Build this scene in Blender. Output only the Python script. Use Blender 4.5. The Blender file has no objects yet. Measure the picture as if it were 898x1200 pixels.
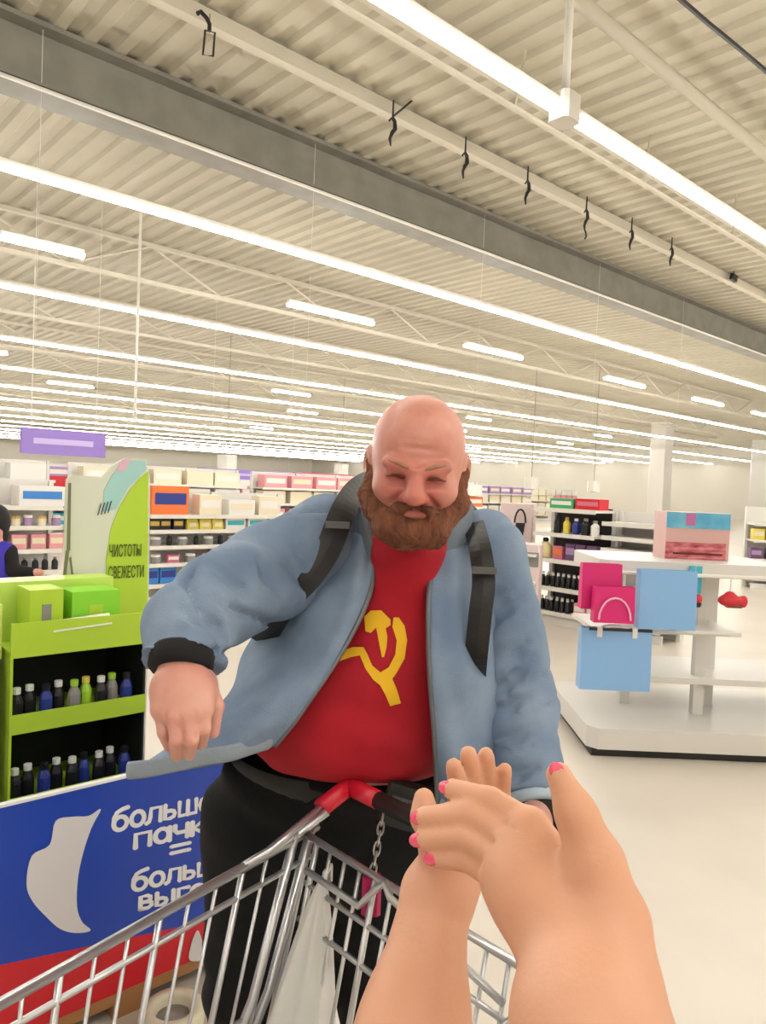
import bpy, bmesh, math, random
import numpy as np
from mathutils import Vector, Matrix, Euler

random.seed(7)
scn = bpy.context.scene
COL = scn.collection

# ------------------------------------------------------------------ camera, world, exposure
F_PX = 873.0; CAM = Vector((0, 0, 1.62)); PITCH = math.radians(-2.1); ROLL = math.radians(2.4)
FW = Vector((0, math.cos(PITCH), math.sin(PITCH)))
_r0 = Vector((1, 0, 0)); _u0 = _r0.cross(FW)
RT = _r0 * math.cos(ROLL) + _u0 * math.sin(ROLL)
UP = RT.cross(FW)
cd = bpy.data.cameras.new('camera'); cam = bpy.data.objects.new('camera', cd); COL.objects.link(cam)
cd.sensor_fit = 'HORIZONTAL'; cd.sensor_width = 36.0; cd.lens = 36.0 * F_PX / 898.0
cd.clip_start = 0.02; cd.clip_end = 400
_m = Matrix((RT, UP, -FW)).transposed().to_4x4(); _m.translation = CAM; cam.matrix_world = _m
scn.camera = cam
w = bpy.data.worlds.new('world'); scn.world = w; w.use_nodes = True
w.node_tree.nodes['Background'].inputs[0].default_value = (1.0, 0.98, 0.95, 1)
w.node_tree.nodes['Background'].inputs[1].default_value = 0.6
vs = scn.view_settings
vs.view_transform = 'Standard'; vs.look = 'None'; vs.gamma = 1; vs.use_curve_mapping = False
vs.exposure = 0.0
scn.cycles.max_bounces = 5; scn.cycles.diffuse_bounces = 3; scn.cycles.glossy_bounces = 2; scn.cycles.transmission_bounces = 3; scn.cycles.caustics_reflective = False; scn.cycles.caustics_refractive = False
LAMP = 39.0          # radiance of the light lines

AZ = math.radians(42)            # the hall's own axes: D1 along the light lines, D2 across them
D1 = Vector((math.cos(AZ), math.sin(AZ), 0)); D2 = Vector((-math.sin(AZ), math.cos(AZ), 0)); ZZ = Vector((0, 0, 1))
def ray(px, py): return FW + RT * ((px - 449) / F_PX) + UP * ((600 - py) / F_PX)
def P(px, py, y): d = ray(px, py); return CAM + d * (y / d.y)             # point on a pixel's ray at distance y
def PL(px, py, s): d = ray(px, py); return CAM + d * (s / d.dot(D2))        # on the plane D2 = s
def PU(px, py, u): d = ray(px, py); return CAM + d * (u / d.dot(D1))        # on the plane D1 = u
def PF(px, py, z=0.0): d = ray(px, py); return CAM + d * ((z - CAM.z) / d.z)  # on a level plane
def H(t, s, z=0.0): return D1 * t + D2 * s + ZZ * z

# ------------------------------------------------------------------ materials
def lin(h):
    h = h.lstrip('#'); o = []
    for i in (0, 2, 4):
        c = int(h[i:i+2], 16) / 255; o.append(c / 12.92 if c <= .04045 else ((c + .055) / 1.055) ** 2.4)
    return tuple(o)
MATS = {}
def mat(name, col, rough=.6, metal=0, var=0, vscale=8, bump=0, bscale=40, emit=0, col2=None, trans=0, alpha=1, coat=0, sss=0, stretch=None):
    if name in MATS: return MATS[name]
    m = bpy.data.materials.new(name); m.use_nodes = True; nt = m.node_tree; b = nt.nodes['Principled BSDF']
    c = lin(col); b.inputs['Base Color'].default_value = (*c, 1); b.inputs['Roughness'].default_value = rough
    b.inputs['Metallic'].default_value = metal; b.inputs['Transmission Weight'].default_value = trans; b.inputs['Alpha'].default_value = alpha
    b.inputs['Coat Weight'].default_value = coat
    if sss: b.inputs['Subsurface Weight'].default_value = sss; b.inputs['Subsurface Radius'].default_value = (.02, .008, .004); b.inputs['Subsurface Scale'].default_value = .5
    if emit: b.inputs['Emission Color'].default_value = (*c, 1); b.inputs['Emission Strength'].default_value = emit
    if var or bump or col2:
        tc = nt.nodes.new('ShaderNodeTexCoord'); src = tc.outputs['Object']
        if stretch:
            mp = nt.nodes.new('ShaderNodeMapping'); mp.inputs['Scale'].default_value = stretch
            nt.links.new(src, mp.inputs[0]); src = mp.outputs[0]
    if var or col2:
        n = nt.nodes.new('ShaderNodeTexNoise'); n.inputs['Scale'].default_value = vscale; n.inputs['Detail'].default_value = 4
        nt.links.new(src, n.inputs['Vector'])
        r = nt.nodes.new('ShaderNodeValToRGB'); r.color_ramp.elements[0].position = .35; r.color_ramp.elements[1].position = .65
        c2 = lin(col2) if col2 else tuple(min(1, x * (1 + var)) for x in c); c1 = c if col2 else tuple(x * (1 - var) for x in c)
        r.color_ramp.elements[0].color = (*c1, 1); r.color_ramp.elements[1].color = (*c2, 1)
        nt.links.new(n.outputs[0], r.inputs[0]); nt.links.new(r.outputs[0], b.inputs['Base Color'])
    if bump:
        n = nt.nodes.new('ShaderNodeTexNoise'); n.inputs['Scale'].default_value = bscale; n.inputs['Detail'].default_value = 5
        nt.links.new(src, n.inputs['Vector'])
        bp = nt.nodes.new('ShaderNodeBump'); bp.inputs['Strength'].default_value = bump; bp.inputs['Distance'].default_value = .01
        nt.links.new(n.outputs[0], bp.inputs['Height']); nt.links.new(bp.outputs[0], b.inputs['Normal'])
    MATS[name] = m; return m

# ------------------------------------------------------------------ object helpers
def props(o, label=None, cat=None, group=None, kind=None):
    if label: o['label'] = label
    if cat: o['category'] = cat
    if group: o['group'] = group
    if kind: o['kind'] = kind
    return o
def thing(name, label, cat, loc=(0, 0, 0), rotz=0, group=None):
    o = bpy.data.objects.new(name, None); COL.objects.link(o); o.empty_display_size = .1
    o.location = loc; o.rotation_euler = (0, 0, rotz); return props(o, label, cat, group)
def top_matrix(o):
    while o.parent: o = o.parent
    return Matrix.Translation(o.location) @ Euler(o.rotation_euler).to_matrix().to_4x4()
def link(name, me, parent=None, loc=None, rotz=None):
    o = bpy.data.objects.new(name, me); COL.objects.link(o)
    if parent: o.parent = parent
    if loc is not None: o.location = loc
    if rotz is not None: o.rotation_euler = (0, 0, rotz)
    return o
def copy_tree(o, parent=None, loc=None, rotz=None, label=None):
    c = o.copy(); COL.objects.link(c); c.parent = parent
    if loc is not None: c.location = loc
    if rotz is not None: c.rotation_euler = (0, 0, rotz)
    if label: c['label'] = label
    for ch in list(o.children): copy_tree(ch, c)
    return c

class MB:
    """collects shapes; build() links them as ONE mesh object"""
    def __init__(s): s.v = []; s.f = []; s.mi = []; s.cur = 0
    def _add(s, vs_, fs):
        b = len(s.v); s.v += [Vector(v) for v in vs_]; s.f += [tuple(i + b for i in f) for f in fs]; s.mi += [s.cur] * len(fs); return s
    def m(s, i): s.cur = i; return s
    def box(s, lo, hi, M=None):
        x0, y0, z0 = lo; x1, y1, z1 = hi
        vs_ = [(x0,y0,z0),(x1,y0,z0),(x1,y1,z0),(x0,y1,z0),(x0,y0,z1),(x1,y0,z1),(x1,y1,z1),(x0,y1,z1)]
        if M is not None: vs_ = [M @ Vector(v) for v in vs_]
        return s._add(vs_, [(3,2,1,0),(4,5,6,7),(0,1,5,4),(1,2,6,5),(2,3,7,6),(3,0,4,7)])
    def rbox(s, lo, hi, r):
        """box with its upright edges chamfered"""
        x0, y0, z0 = lo; x1, y1, z1 = hi
        pr = [(x0+r,y0),(x1-r,y0),(x1,y0+r),(x1,y1-r),(x1-r,y1),(x0+r,y1),(x0,y1-r),(x0,y0+r)]
        return s.prism(pr, z0, z1)
    def prism(s, poly, z0, z1):
        n = len(poly)
        return s._add([(x, y, z0) for x, y in poly] + [(x, y, z1) for x, y in poly],
                      [tuple(range(n-1, -1, -1)), tuple(range(n, 2*n))] + [(i, (i+1) % n, n+(i+1) % n, n+i) for i in range(n)])
    def slab(s, pts, nrm, th):
        """3-D polygon thickened by th along nrm"""
        n = len(pts); a = [Vector(p) for p in pts]; b = [p + Vector(nrm) * th for p in a]
        return s._add(a + b, [tuple(range(n-1, -1, -1)), tuple(range(n, 2*n))] + [(i, (i+1) % n, n+(i+1) % n, n+i) for i in range(n)])
    def tube(s, pts, r, n=8, closed=False, cap=True):
        pts = [Vector(p) for p in pts]; k = len(pts); rs = r if isinstance(r, (list, tuple)) else [r] * k
        ref = None; rings = []
        for i, p in enumerate(pts):
            if closed: t = pts[(i+1) % k] - pts[i-1]
            else: t = pts[min(i+1, k-1)] - pts[max(i-1, 0)]
            t.normalize()
            if ref is None:
                ref = Vector((0, 0, 1)) if abs(t.z) < .9 else Vector((1, 0, 0))
            a = ref - t * ref.dot(t); a.normalize(); ref = a; b = t.cross(a)
            rings.append([p + (a * math.cos(2*math.pi*j/n) + b * math.sin(2*math.pi*j/n)) * rs[i] for j in range(n)])
        vs_ = [v for rg in rings for v in rg]; fs = []
        for i in range(k if closed else k-1):
            i2 = (i+1) % k
            for j in range(n): fs.append((i*n+j, i*n+(j+1) % n, i2*n+(j+1) % n, i2*n+j))
        if cap and not closed: fs += [tuple(range(n-1, -1, -1)), tuple((k-1)*n+j for j in range(n))]
        return s._add(vs_, fs)
    def lathe(s, prof, c=(0, 0, 0), n=12):
        c = Vector(c); vs_ = []; fs = []; k = len(prof)
        for r, z in prof:
            vs_ += [c + Vector((r*math.cos(2*math.pi*j/n), r*math.sin(2*math.pi*j/n), z)) for j in range(n)]
        for i in range(k-1):
            for j in range(n): fs.append((i*n+j, i*n+(j+1) % n, (i+1)*n+(j+1) % n, (i+1)*n+j))
        fs += [tuple(range(n-1, -1, -1)), tuple((k-1)*n+j for j in range(n))]
        return s._add(vs_, fs)
    def loft(s, rings, cap=True):
        n = len(rings[0]); k = len(rings); fs = []
        for i in range(k-1):
            for j in range(n): fs.append((i*n+j, i*n+(j+1) % n, (i+1)*n+(j+1) % n, (i+1)*n+j))
        if cap: fs += [tuple(range(n-1, -1, -1)), tuple((k-1)*n+j for j in range(n))]
        return s._add([v for r in rings for v in r], fs)
    def mesh(s, name, mats, smooth=False):
        me = bpy.data.meshes.new(name); me.from_pydata([tuple(v) for v in s.v], [], s.f)
        for m_ in (mats if isinstance(mats, (list, tuple)) else [mats]): me.materials.append(m_)
        if any(s.mi): me.polygons.foreach_set('material_index', s.mi)
        if smooth: me.polygons.foreach_set('use_smooth', [True] * len(me.polygons))
        me.update(); return me
    def build(s, name, mats, parent=None, smooth=False, world=False, **kw):
        if world and parent:
            Mi = top_matrix(parent).inverted(); s.v = [Mi @ v for v in s.v]
        return link(name, s.mesh(name, mats, smooth), parent, **kw)
def single(name, mb, mats, label, cat, loc=(0, 0, 0), rotz=0, group=None, smooth=False):
    return props(link(name, mb.mesh(name, mats, smooth), None, loc, rotz), label, cat, group)
def struct(name, mb, mats, **kw):
    return props(mb.build(name, mats, **kw), kind='structure')
def subsurf(o, lv=2, solid=0, off=0):
    """bake a subdivision (and thickness) into the mesh"""
    if solid:
        md = o.modifiers.new('s', 'SOLIDIFY'); md.thickness = solid; md.offset = off
    md = o.modifiers.new('u', 'SUBSURF'); md.levels = lv; md.render_levels = lv
    return bake(o)
def bake(o):
    dg = bpy.context.evaluated_depsgraph_get(); dg.update()
    me = bpy.data.meshes.new_from_object(o.evaluated_get(dg)); old = o.data; o.modifiers.clear(); o.data = me
    me.name = old.name; me.polygons.foreach_set('use_smooth', [True] * len(me.polygons)); return o
def text_mesh(name, body, size, m_, parent, M, thick=0.0, ext=.001, squeeze=1.0, align='CENTER'):
    c = bpy.data.curves.new(name, 'FONT'); c.body = body; c.size = size; c.extrude = ext; c.align_x = align; c.resolution_u = 10
    o = bpy.data.objects.new(name, c); COL.objects.link(o)
    dg = bpy.context.evaluated_depsgraph_get(); me = bpy.data.meshes.new_from_object(o.evaluated_get(dg))
    if thick:      # bolder strokes: the same glyphs a hair apart, joined
        bm = bmesh.new()
        for i in range(9):
            t = me.copy(); a = i * math.pi / 4; r = thick if i else 0; t.transform(Matrix.Translation((r*math.cos(a), r*math.sin(a), i*1e-4))); bm.from_mesh(t); bpy.data.meshes.remove(t)
        bm.to_mesh(me); bm.free()
    bpy.data.objects.remove(o); me.transform(M @ Matrix.Diagonal((squeeze, 1, 1, 1)))
    me.materials.clear(); me.materials.append(m_); return link(name, me, parent)

# ------------------------------------------------------------------ smooth solids (signed distance, surface nets)
class SDF:
    def __init__(s, lo, hi, h):
        s.lo = np.array(lo, float); s.h = h; s.n = np.ceil((np.array(hi, float) - s.lo) / h).astype(int) + 1
        s.D = np.full(s.n, 1.0, np.float32)
    def _sl(s, lo, hi):
        a = np.clip(np.floor((np.array(lo) - s.lo) / s.h).astype(int), 0, s.n); b = np.clip(np.ceil((np.array(hi) - s.lo) / s.h).astype(int) + 1, 0, s.n)
        sl = tuple(slice(i, j) for i, j in zip(a, b))
        g = [(np.arange(i, j) * s.h + l).astype(np.float32) for i, j, l in zip(a, b, s.lo)]
        return sl, np.meshgrid(*g, indexing='ij')
    def _mix(s, sl, d, k, sub):
        if d.size == 0: return
        A = s.D[sl]
        if sub: A = -A
        if k > 0:
            hh = np.clip(.5 + .5 * (d - A) / k, 0, 1); r = d * (1 - hh) + A * hh - k * hh * (1 - hh)
        else: r = np.minimum(A, d)
        s.D[sl] = -r if sub else r
    def cap(s, a, b, ra, rb, k=.01, sub=False):
        a = np.array(a, float); b = np.array(b, float); mg = max(ra, rb) + k + 3 * s.h
        sl, (X, Y, Z) = s._sl(np.minimum(a, b) - mg, np.maximum(a, b) + mg)
        ab = b - a; L = max(float(ab @ ab), 1e-9)
        t = np.clip(((X-a[0])*ab[0] + (Y-a[1])*ab[1] + (Z-a[2])*ab[2]) / L, 0, 1)
        d = np.sqrt((X-a[0]-t*ab[0])**2 + (Y-a[1]-t*ab[1])**2 + (Z-a[2]-t*ab[2])**2) - (ra + (rb-ra)*t)
        s._mix(sl, d, k, sub); return s
    def chain(s, pts, rs, k=.01):
        for i in range(len(pts)-1): s.cap(pts[i], pts[i+1], rs[i], rs[i+1], k)
        return s
    def ell(s, c, r, k=.01, R=None, sub=False):
        c = np.array(c, float); r = np.array(r, float); mg = max(r) + k + 3 * s.h
        sl, (X, Y, Z) = s._sl(c - mg, c + mg); X = X-c[0]; Y = Y-c[1]; Z = Z-c[2]
        if R is not None:
            R = np.array(R); X, Y, Z = (R[0][i]*X + R[1][i]*Y + R[2][i]*Z for i in range(3))
        k0 = np.sqrt((X/r[0])**2 + (Y/r[1])**2 + (Z/r[2])**2); k1 = np.sqrt((X/r[0]**2)**2 + (Y/r[1]**2)**2 + (Z/r[2]**2)**2) + 1e-9
        s._mix(sl, k0 * (k0 - 1) / k1, k, sub); return s
    def cut(s, p, nrm):
        """keep the side the normal points away from"""
        nrm = np.array(nrm, float); nrm /= np.linalg.norm(nrm); sl, (X, Y, Z) = s._sl(s.lo, s.lo + s.n * s.h)
        s.D = np.maximum(s.D, ((X-p[0])*nrm[0] + (Y-p[1])*nrm[1] + (Z-p[2])*nrm[2]).astype(np.float32)); return s
    def warp(s, f):
        sl, (X, Y, Z) = s._sl(s.lo, s.lo + s.n * s.h); s.D = s.D + f(X, Y, Z).astype(np.float32)[:s.n[0], :s.n[1], :s.n[2]]; return s
    def hit(s, px, py, y0=.9, y1=1.8):
        for y in np.arange(y0, y1, .003):
            p = P(px, py, y); i = np.round((np.array(p) - s.lo) / s.h).astype(int)
            if (i >= 0).all() and (i < s.n).all() and s.D[tuple(i)] < 0: return p
    def crease(s, pts, r=.0115, k=.012):
        q = [s.hit(*p) for p in pts]; q = [p for p in q if p is not None]
        for i in range(len(q) - 1): s.cap(q[i], q[i+1], r * (.5 if i == 0 else 1), r * (.4 if i == len(q) - 2 else 1), k, sub=True)
        return s
    def verts_faces(s):
        D = np.pad(s.D, 1, constant_values=1.0); S = D < 0; n = np.array(D.shape)
        acc = np.zeros((*(n-1), 3), np.float32); cnt = np.zeros(n-1, np.float32)
        for ax in range(3):
            sa = [slice(None)]*3; sb = [slice(None)]*3; sa[ax] = slice(0, -1); sb[ax] = slice(1, None)
            A = D[tuple(sa)]; B = D[tuple(sb)]; cr = S[tuple(sa)] != S[tuple(sb)]
            idx = np.argwhere(cr); t = (A[cr] / (A[cr] - B[cr] + 1e-12))
            pos = idx.astype(np.float32); pos[:, ax] += t
            o = [a for a in range(3) if a != ax]
            for da in (0, 1):
                for db in (0, 1):
                    ci = idx.copy(); ci[:, o[0]] -= da; ci[:, o[1]] -= db
                    ok = (ci >= 0).all(1) & (ci < n-1).all(1)
                    np.add.at(acc, tuple(ci[ok].T), pos[ok]); np.add.at(cnt, tuple(ci[ok].T), 1)
        act = cnt > 0; ids = -np.ones(n-1, np.int64); ids[act] = np.arange(act.sum())
        V = acc[act] / cnt[act][:, None]; V = (V - 1) * s.h + s.lo; faces = []
        for ax in range(3):
            sa = [slice(None)]*3; sb = [slice(None)]*3; sa[ax] = slice(0, -1); sb[ax] = slice(1, None)
            sA = S[tuple(sa)]; cr = sA != S[tuple(sb)]; idx = np.argwhere(cr); ins = sA[cr]
            o = [(ax+1) % 3, (ax+2) % 3]; q = []
            for da, db in ((0, 0), (1, 0), (1, 1), (0, 1)):
                ci = idx.copy(); ci[:, o[0]] -= da; ci[:, o[1]] -= db; q.append(ids[tuple(ci.T)])
            q = np.stack(q, 1); q[~ins] = q[~ins][:, ::-1]; faces.append(q)
        return V, np.concatenate(faces)
    def mesh(s, name, m_, M=None, relax=2):
        V, Fq = s.verts_faces()
        for _ in range(relax):
            sm = np.zeros_like(V); c = np.zeros(len(V))
            for i in range(4):
                a = Fq[:, i]; b = Fq[:, (i+1) % 4]; np.add.at(sm, a, V[b]); np.add.at(c, a, 1); np.add.at(sm, b, V[a]); np.add.at(c, b, 1)
            V = V * .5 + .5 * sm / np.maximum(c, 1)[:, None]
        if M is not None: M_ = np.array(M); V = V @ M_[:3, :3].T + M_[:3, 3]
        me = bpy.data.meshes.new(name); me.from_pydata(V.tolist(), [], Fq.tolist()); me.materials.append(m_)
        me.polygons.foreach_set('use_smooth', [True] * len(me.polygons)); me.update(); return me
    def build(s, name, m_, parent, M=None, relax=2):
        """coordinates are the world's (after M); stored relative to the parent"""
        me = s.mesh(name, m_, M, relax); me.transform(top_matrix(parent).inverted()); return link(name, me, parent)
def wrinkle(fx, amp, seed=0):
    rg = np.random.RandomState(seed); ks = rg.randn(5, 3) * fx; ph = rg.rand(5) * 6.28
    def f(X, Y, Z):
        a = 0
        wx = .35 * np.sin(fx*.5*(Y + Z) + ph[0]); 
        for k, p in zip(ks, ph): a = a + np.sin(k[0]*X + k[1]*Y + k[2]*Z + p + wx*2)
        return amp * a / 2.2
    return f
# ------------------------------------------------------------------ the hall
M_floor = mat('floor_tile', 'd6ccbf', .34, var=.05, vscale=1.3)
M_deck = mat('ceiling_deck', 'c3bca8', .7, var=.06, vscale=.8)
M_wall = mat('hall_wall', 'e4dfd2', .8)
M_steel = mat('beam_grey', '8d8a80', .5, var=.1, vscale=3)
M_white = mat('white_paint', 'e6e2da', .45)
M_cream = mat('cream_paint', 'cfc8b6', .6)
M_glow = mat('light_line_glow', 'fffcf6', emit=LAMP)
M_dark = mat('black_plastic', '1a1816', .45)
M_wire = mat('dull_wire', '8a857a', .5)
T0, T1, S0, S1, ZC = -24.0, 62.0, -9.0, 84.0, 5.9
mb = MB(); mb._add([H(T0, S0), H(T1, S0), H(T1, S1), H(T0, S1)], [(0, 1, 2, 3)]); struct('floor', mb, M_floor)
# corrugated deck: ridges run across the light lines
mb = MB(); pitch = .30; t = T0; prof = []
while t < T1: prof += [(t, 0), (t + .11, 0), (t + .15, .05), (t + .26, .05)]; t += pitch
rows = [(S0, 0), (S1, 0)]
vs_ = [H(a, s_, ZC + b) for s_, _ in rows for a, b in prof]; n = len(prof)
mb._add(vs_, [(i, n + i, n + i + 1, i + 1) for i in range(n - 1)]); struct('ceiling', mb, M_deck)
def wall(name, a, b):
    mb = MB(); mb._add([a, b, b + ZZ * (ZC + .1), a + ZZ * (ZC + .1)], [(0, 1, 2, 3)]); struct(name, mb, M_wall)
wall('wall_far', H(T0, S1), H(T1, S1)); wall('wall_right', H(T1, S0), H(T1, S1)); wall('wall_back', H(T0, S0), H(T1, S0)); wall('wall_left', H(T0, S0), H(T0, S1))

# rolled-steel main beams
def ibeam(name, s, zb, hgt, wid, m_, label, grp=None):
    o = thing(name, label, 'beam', H(0, s, zb), AZ, grp)
    fl = .05
    for nm, lo, hi in (('lower_flange', (T0, -wid/2, 0), (T1, wid/2, fl)), ('web', (T0, -.04, fl), (T1, .04, hgt - fl)), ('upper_flange', (T0, -wid/2, hgt - fl), (T1, wid/2, hgt))):
        MB().box(lo, hi).build(nm, m_, o)
    return o
ibeam('steel_beam', 7.9, 5.27, .63, .42, M_steel, 'deep grey steel beam running under the corrugated ceiling deck')
# cable conduit clipped along the beam's lower flange
single('conduit', MB().tube([H(T0 + .2, 7.64, 5.24), H(T1 - .2, 7.64, 5.24)], .03, 6), mat('conduit_dark', '4a463f', .5), 'thin dark conduit running along the lower edge of the grey steel beam', 'conduit')

single('conduit', MB().tube([H(T0 + .2, 7.57, 5.2), H(T1 - .2, 7.57, 5.2)], .022, 6), M_white, 'thin white conduit running beside the dark one under the grey steel beam', 'conduit')
def truss(s, zt, dep, t0, t1, label, step=1.5):
    o = thing('roof_truss', label, 'truss', H(0, s, zt - dep), AZ, 'cream lattice roof trusses')
    MB().box((t0, -.05, 0), (t1, .05, .07)).build('bottom_chord', M_cream, o)
    MB().box((t0, -.05, dep - .07), (t1, .05, dep)).build('top_chord', M_cream, o)
    k = 0; x = t0
    proto = {}
    while x + step <= t1:
        key = k % 2
        if key not in proto:
            a = Vector((0, 0, .05)) if key == 0 else Vector((0, 0, dep - .05)); b = Vector((step, 0, dep - .05)) if key == 0 else Vector((step, 0, .05))
            proto[key] = MB().tube([a, b], .022, 5).mesh('web_bar', M_cream)
        link('web_bar', proto[key], o, (x, 0, 0)); x += step; k += 1
ords = ['first', 'second', 'third', 'fourth', 'fifth', 'sixth', 'seventh', 'eighth', 'ninth', 'tenth', 'eleventh', 'twelfth', 'thirteenth', 'fourteenth']
for i, s in enumerate((13.4, 18.5, 23.6, 28.7, 38.9, 49.1)):
    truss(s, ZC, .75, (s * .2 - 6) // 1.5 * 1.5, min(s * 1.9 + 8, T1) // 1.5 * 1.5, 'cream lattice truss under the deck, %s beyond the grey steel beam' % ords[i])
# plain purlins seen close overhead
for s, t0, t1, lab in ((5.05, 0, 40, 'cream ceiling purlin beyond the row of black hooks'), (6.4, -2, 40, 'cream ceiling purlin that the black hooks hang under')):
    single('purlin', MB().box((t0, -.06, 0), (t1, .06, .14)), M_cream, lab, 'purlin', H(0, s, ZC - .16), AZ)
single('ceiling_pipe', MB().tube([(2, 0, 0), (34, 0, 0)], .06, 8), M_cream, 'beige ceiling pipe passing just behind the white drop pole', 'pipe', H(0, 3.56, 5.5), AZ, smooth=True)
single('cable', MB().tube([(x, .03 * math.sin(x * 1.7), -.05 * abs(math.sin(x * .9))) for x in np.arange(2, 20, .5)], .018, 5), M_dark, 'black cable strung along the ceiling above the nearest light line', 'cable', H(0, 2.7, 5.2), AZ)
tb = thing('cable_rail', 'thin cream cable rail hung between the black hooks and the nearest light line', 'rail', H(0, 4.6, 5.2), AZ)
MB().box((2, -.025, 0), (12, .025, .03)).build('rail', M_cream, tb)
for x in (3.2, 5.6, 8.0, 10.4): MB().tube([(x, 0, .03), (x + .25, .1, ZC - 5.2)], .012, 5).build('bracket', M_cream, tb)

# ------------------------------------------------------------------ light lines
def light_line(s, z, t0, t1, label, cat='light', group='long light lines', wid=.066, name='light_line', seg=3.0):
    o = thing(name, label, cat, H(0, s, z), AZ, group)
    MB().box((t0, -wid*.38, .05), (t1, wid*.38, .11)).build('housing', M_white, o)
    mb = MB(); k = max(1, int((t1 - t0) / seg)); xs = [t0 + (t1 - t0) * i / k for i in range(k + 1)]
    pr = [(-wid/2, .05), (-wid/2, .02), (-wid*.3, 0), (wid*.3, 0), (wid/2, .02), (wid/2, .05)]
    mb.loft([[Vector((x, a, b)) for a, b in pr] for x in xs]).build('diffuser', M_glow, o)
    return o
ZL = 4.42
o = light_line(3.4, ZL, -6, 4.61, 'bright light line hung nearest below the drop pole, its shorter piece', wid=.085)
o = light_line(3.4, ZL, 4.83, 40, 'bright light line hung nearest beyond the drop pole, its longer piece', wid=.085)
p = thing('drop_pole', 'white drop pole with a junction box between two light line pieces', 'pole', H(4.72, 3.4, ZL), AZ)
MB().tube([(0, 0, .1), (0, 0, ZC - ZL - .15)], .032, 10).build('pole', M_white, p, smooth=True)
MB().rbox((-.1, -.09, -.04), (.1, .09, .16), .03).build('junction_box', M_white, p)
MB().box((-.08, -.08, ZC - ZL - .16), (.08, .08, ZC - ZL)).build('ceiling_plate', M_white, p)
for s_, lb in ((-1.2, 'first'), (-5.8, 'second')):
    light_line(s_, ZL, -14, 30, '%s long light line on the near side of the drop pole' % lb, wid=.085)
SL = [7.76, 12.7] + [17.7 + 5.05 * i for i in range(12)]
for i, s in enumerate(SL):
    light_line(s, ZL, max(T0 + 1, s * .1 - 8), min(s * 2.75 + 4, T1 - .5), '%s long continuous light line counted outward from the grey steel beam' % ords[i])
    for j in range(5):
        if i < 3:
            x = s * .3 + j * s * .42
            single('hanger_wire', MB().tube([(x, 0, .1), (x, 0, ZC - ZL)], .004, 4), M_white, 'thin hanger wire holding the %s long light line' % ords[i], 'wire', H(0, s, ZL), AZ, 'wires of the %s long light line' % ords[i])
for i in (0, 2, 3, 5):
    s = SL[i] * .5 + SL[i+1] * .5 - .15
    j = 0
    # short lamps spaced along the bay between two lines
    x0 = 0 if i == 0 else s * (.05, .0, .2, .32, 0, .12)[i]
    for j in range(6 if i == 0 else 4):
        step = 3.85 if i == 0 else s * (.4, .4, .46, .37, .4, .5)[i]
        a = (-.1 + x0 + j * step); ln = 1.45
        if i == 0:
            px = [(0, 98), (340, 440), (550, 617), (717, 763), (822, 857), (893, 915)][j]
            a = PL(px[0], 300, s).dot(D1); b = PL(px[1], 300, s).dot(D1)
            py = [287, 362, 410, 450, 472, 488][j]
        else: b = a + ln
        if b < T1 - 1:
            light_line(s, ZL, a, b, 'short lamp hung in the gap between the %s and %s long light lines' % (ords[i], ords[i+1]), group='short lamps in the %s gap' % ords[i], wid=.095, name='short_lamp', seg=5)

# black hooks on wires, in a row beneath a purlin
HK = [(245, 50, 'f'), (460, 150, 'a'), (545, 190, 'h'), (618, 222, 'h'), (687, 255, 's'), (740, 278, 'h'), (787, 298, 'h'), (862, 325, 'b')]
def hook_mesh(kind):
    mb = MB()
    if kind == 'f':
        c = [(-.055, 0, -.13), (.045, 0, -.10), (.055, 0, .11), (-.04, 0, .09)]; mb.tube(c, .011, 5, closed=True)
        mb.tube([(0, 0, .1), (.0, 0, .16), (-.03, 0, .2), (-.09, 0, .23), (-.12, 0, .2)], .02, 6)
    elif kind == 'b':
        mb.slab([(-.12, 0, -.05), (.09, 0, -.07), (.12, 0, .05), (-.08, 0, .07)], (0, 1, 0), .06); mb.tube([(0, .03, .05), (0, .03, .3)], .008, 5)
    else:
        mb.tube([(0, 0, .3), (0, 0, .12), (.03, 0, .08), (.04, 0, .0), (.0, 0, -.05), (-.03, 0, -.12), (-.015, 0, -.2)], [.008, .012, .022, .025, .024, .018, .008], 6)
        mb.tube([(-.05, 0, .06), (-.02, 0, .1), (.04, 0, .06)], .012, 5)
        if kind == 'a': mb.tube([(0, 0, .12), (.14, 0, .26), (.3, 0, .42)], .011, 5)
        if kind == 's': mb.tube([(0, 0, -.18), (.03, 0, -.26), (.0, 0, -.3)], .012, 5)
    return mb
labs = ['black wire hook holding an empty rectangular frame, under the ceiling purlin', 'black ceiling hook with a long slanting arm', None, None, 'long curved black hook under the ceiling purlin', None, None, 'small black box hung at the end of the hook row']
for (px, py, k), lab in zip(HK, labs):
    q = PL(px, py, 6.2)
    o = thing('ceiling_hook', lab or 'short black hook hanging in the row under the ceiling purlin', 'hook', q, AZ, 'black hooks under the ceiling' if k == 'h' else None)
    hook_mesh(k).build('hook', M_dark, o)
    top = ZC - .16 - q.z; z0 = .2 if k == 'f' else .28
    if top > z0: MB().tube([(0, 0, z0), (0, 0, top)], .006, 4).build('wire', M_wire, o)
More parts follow.
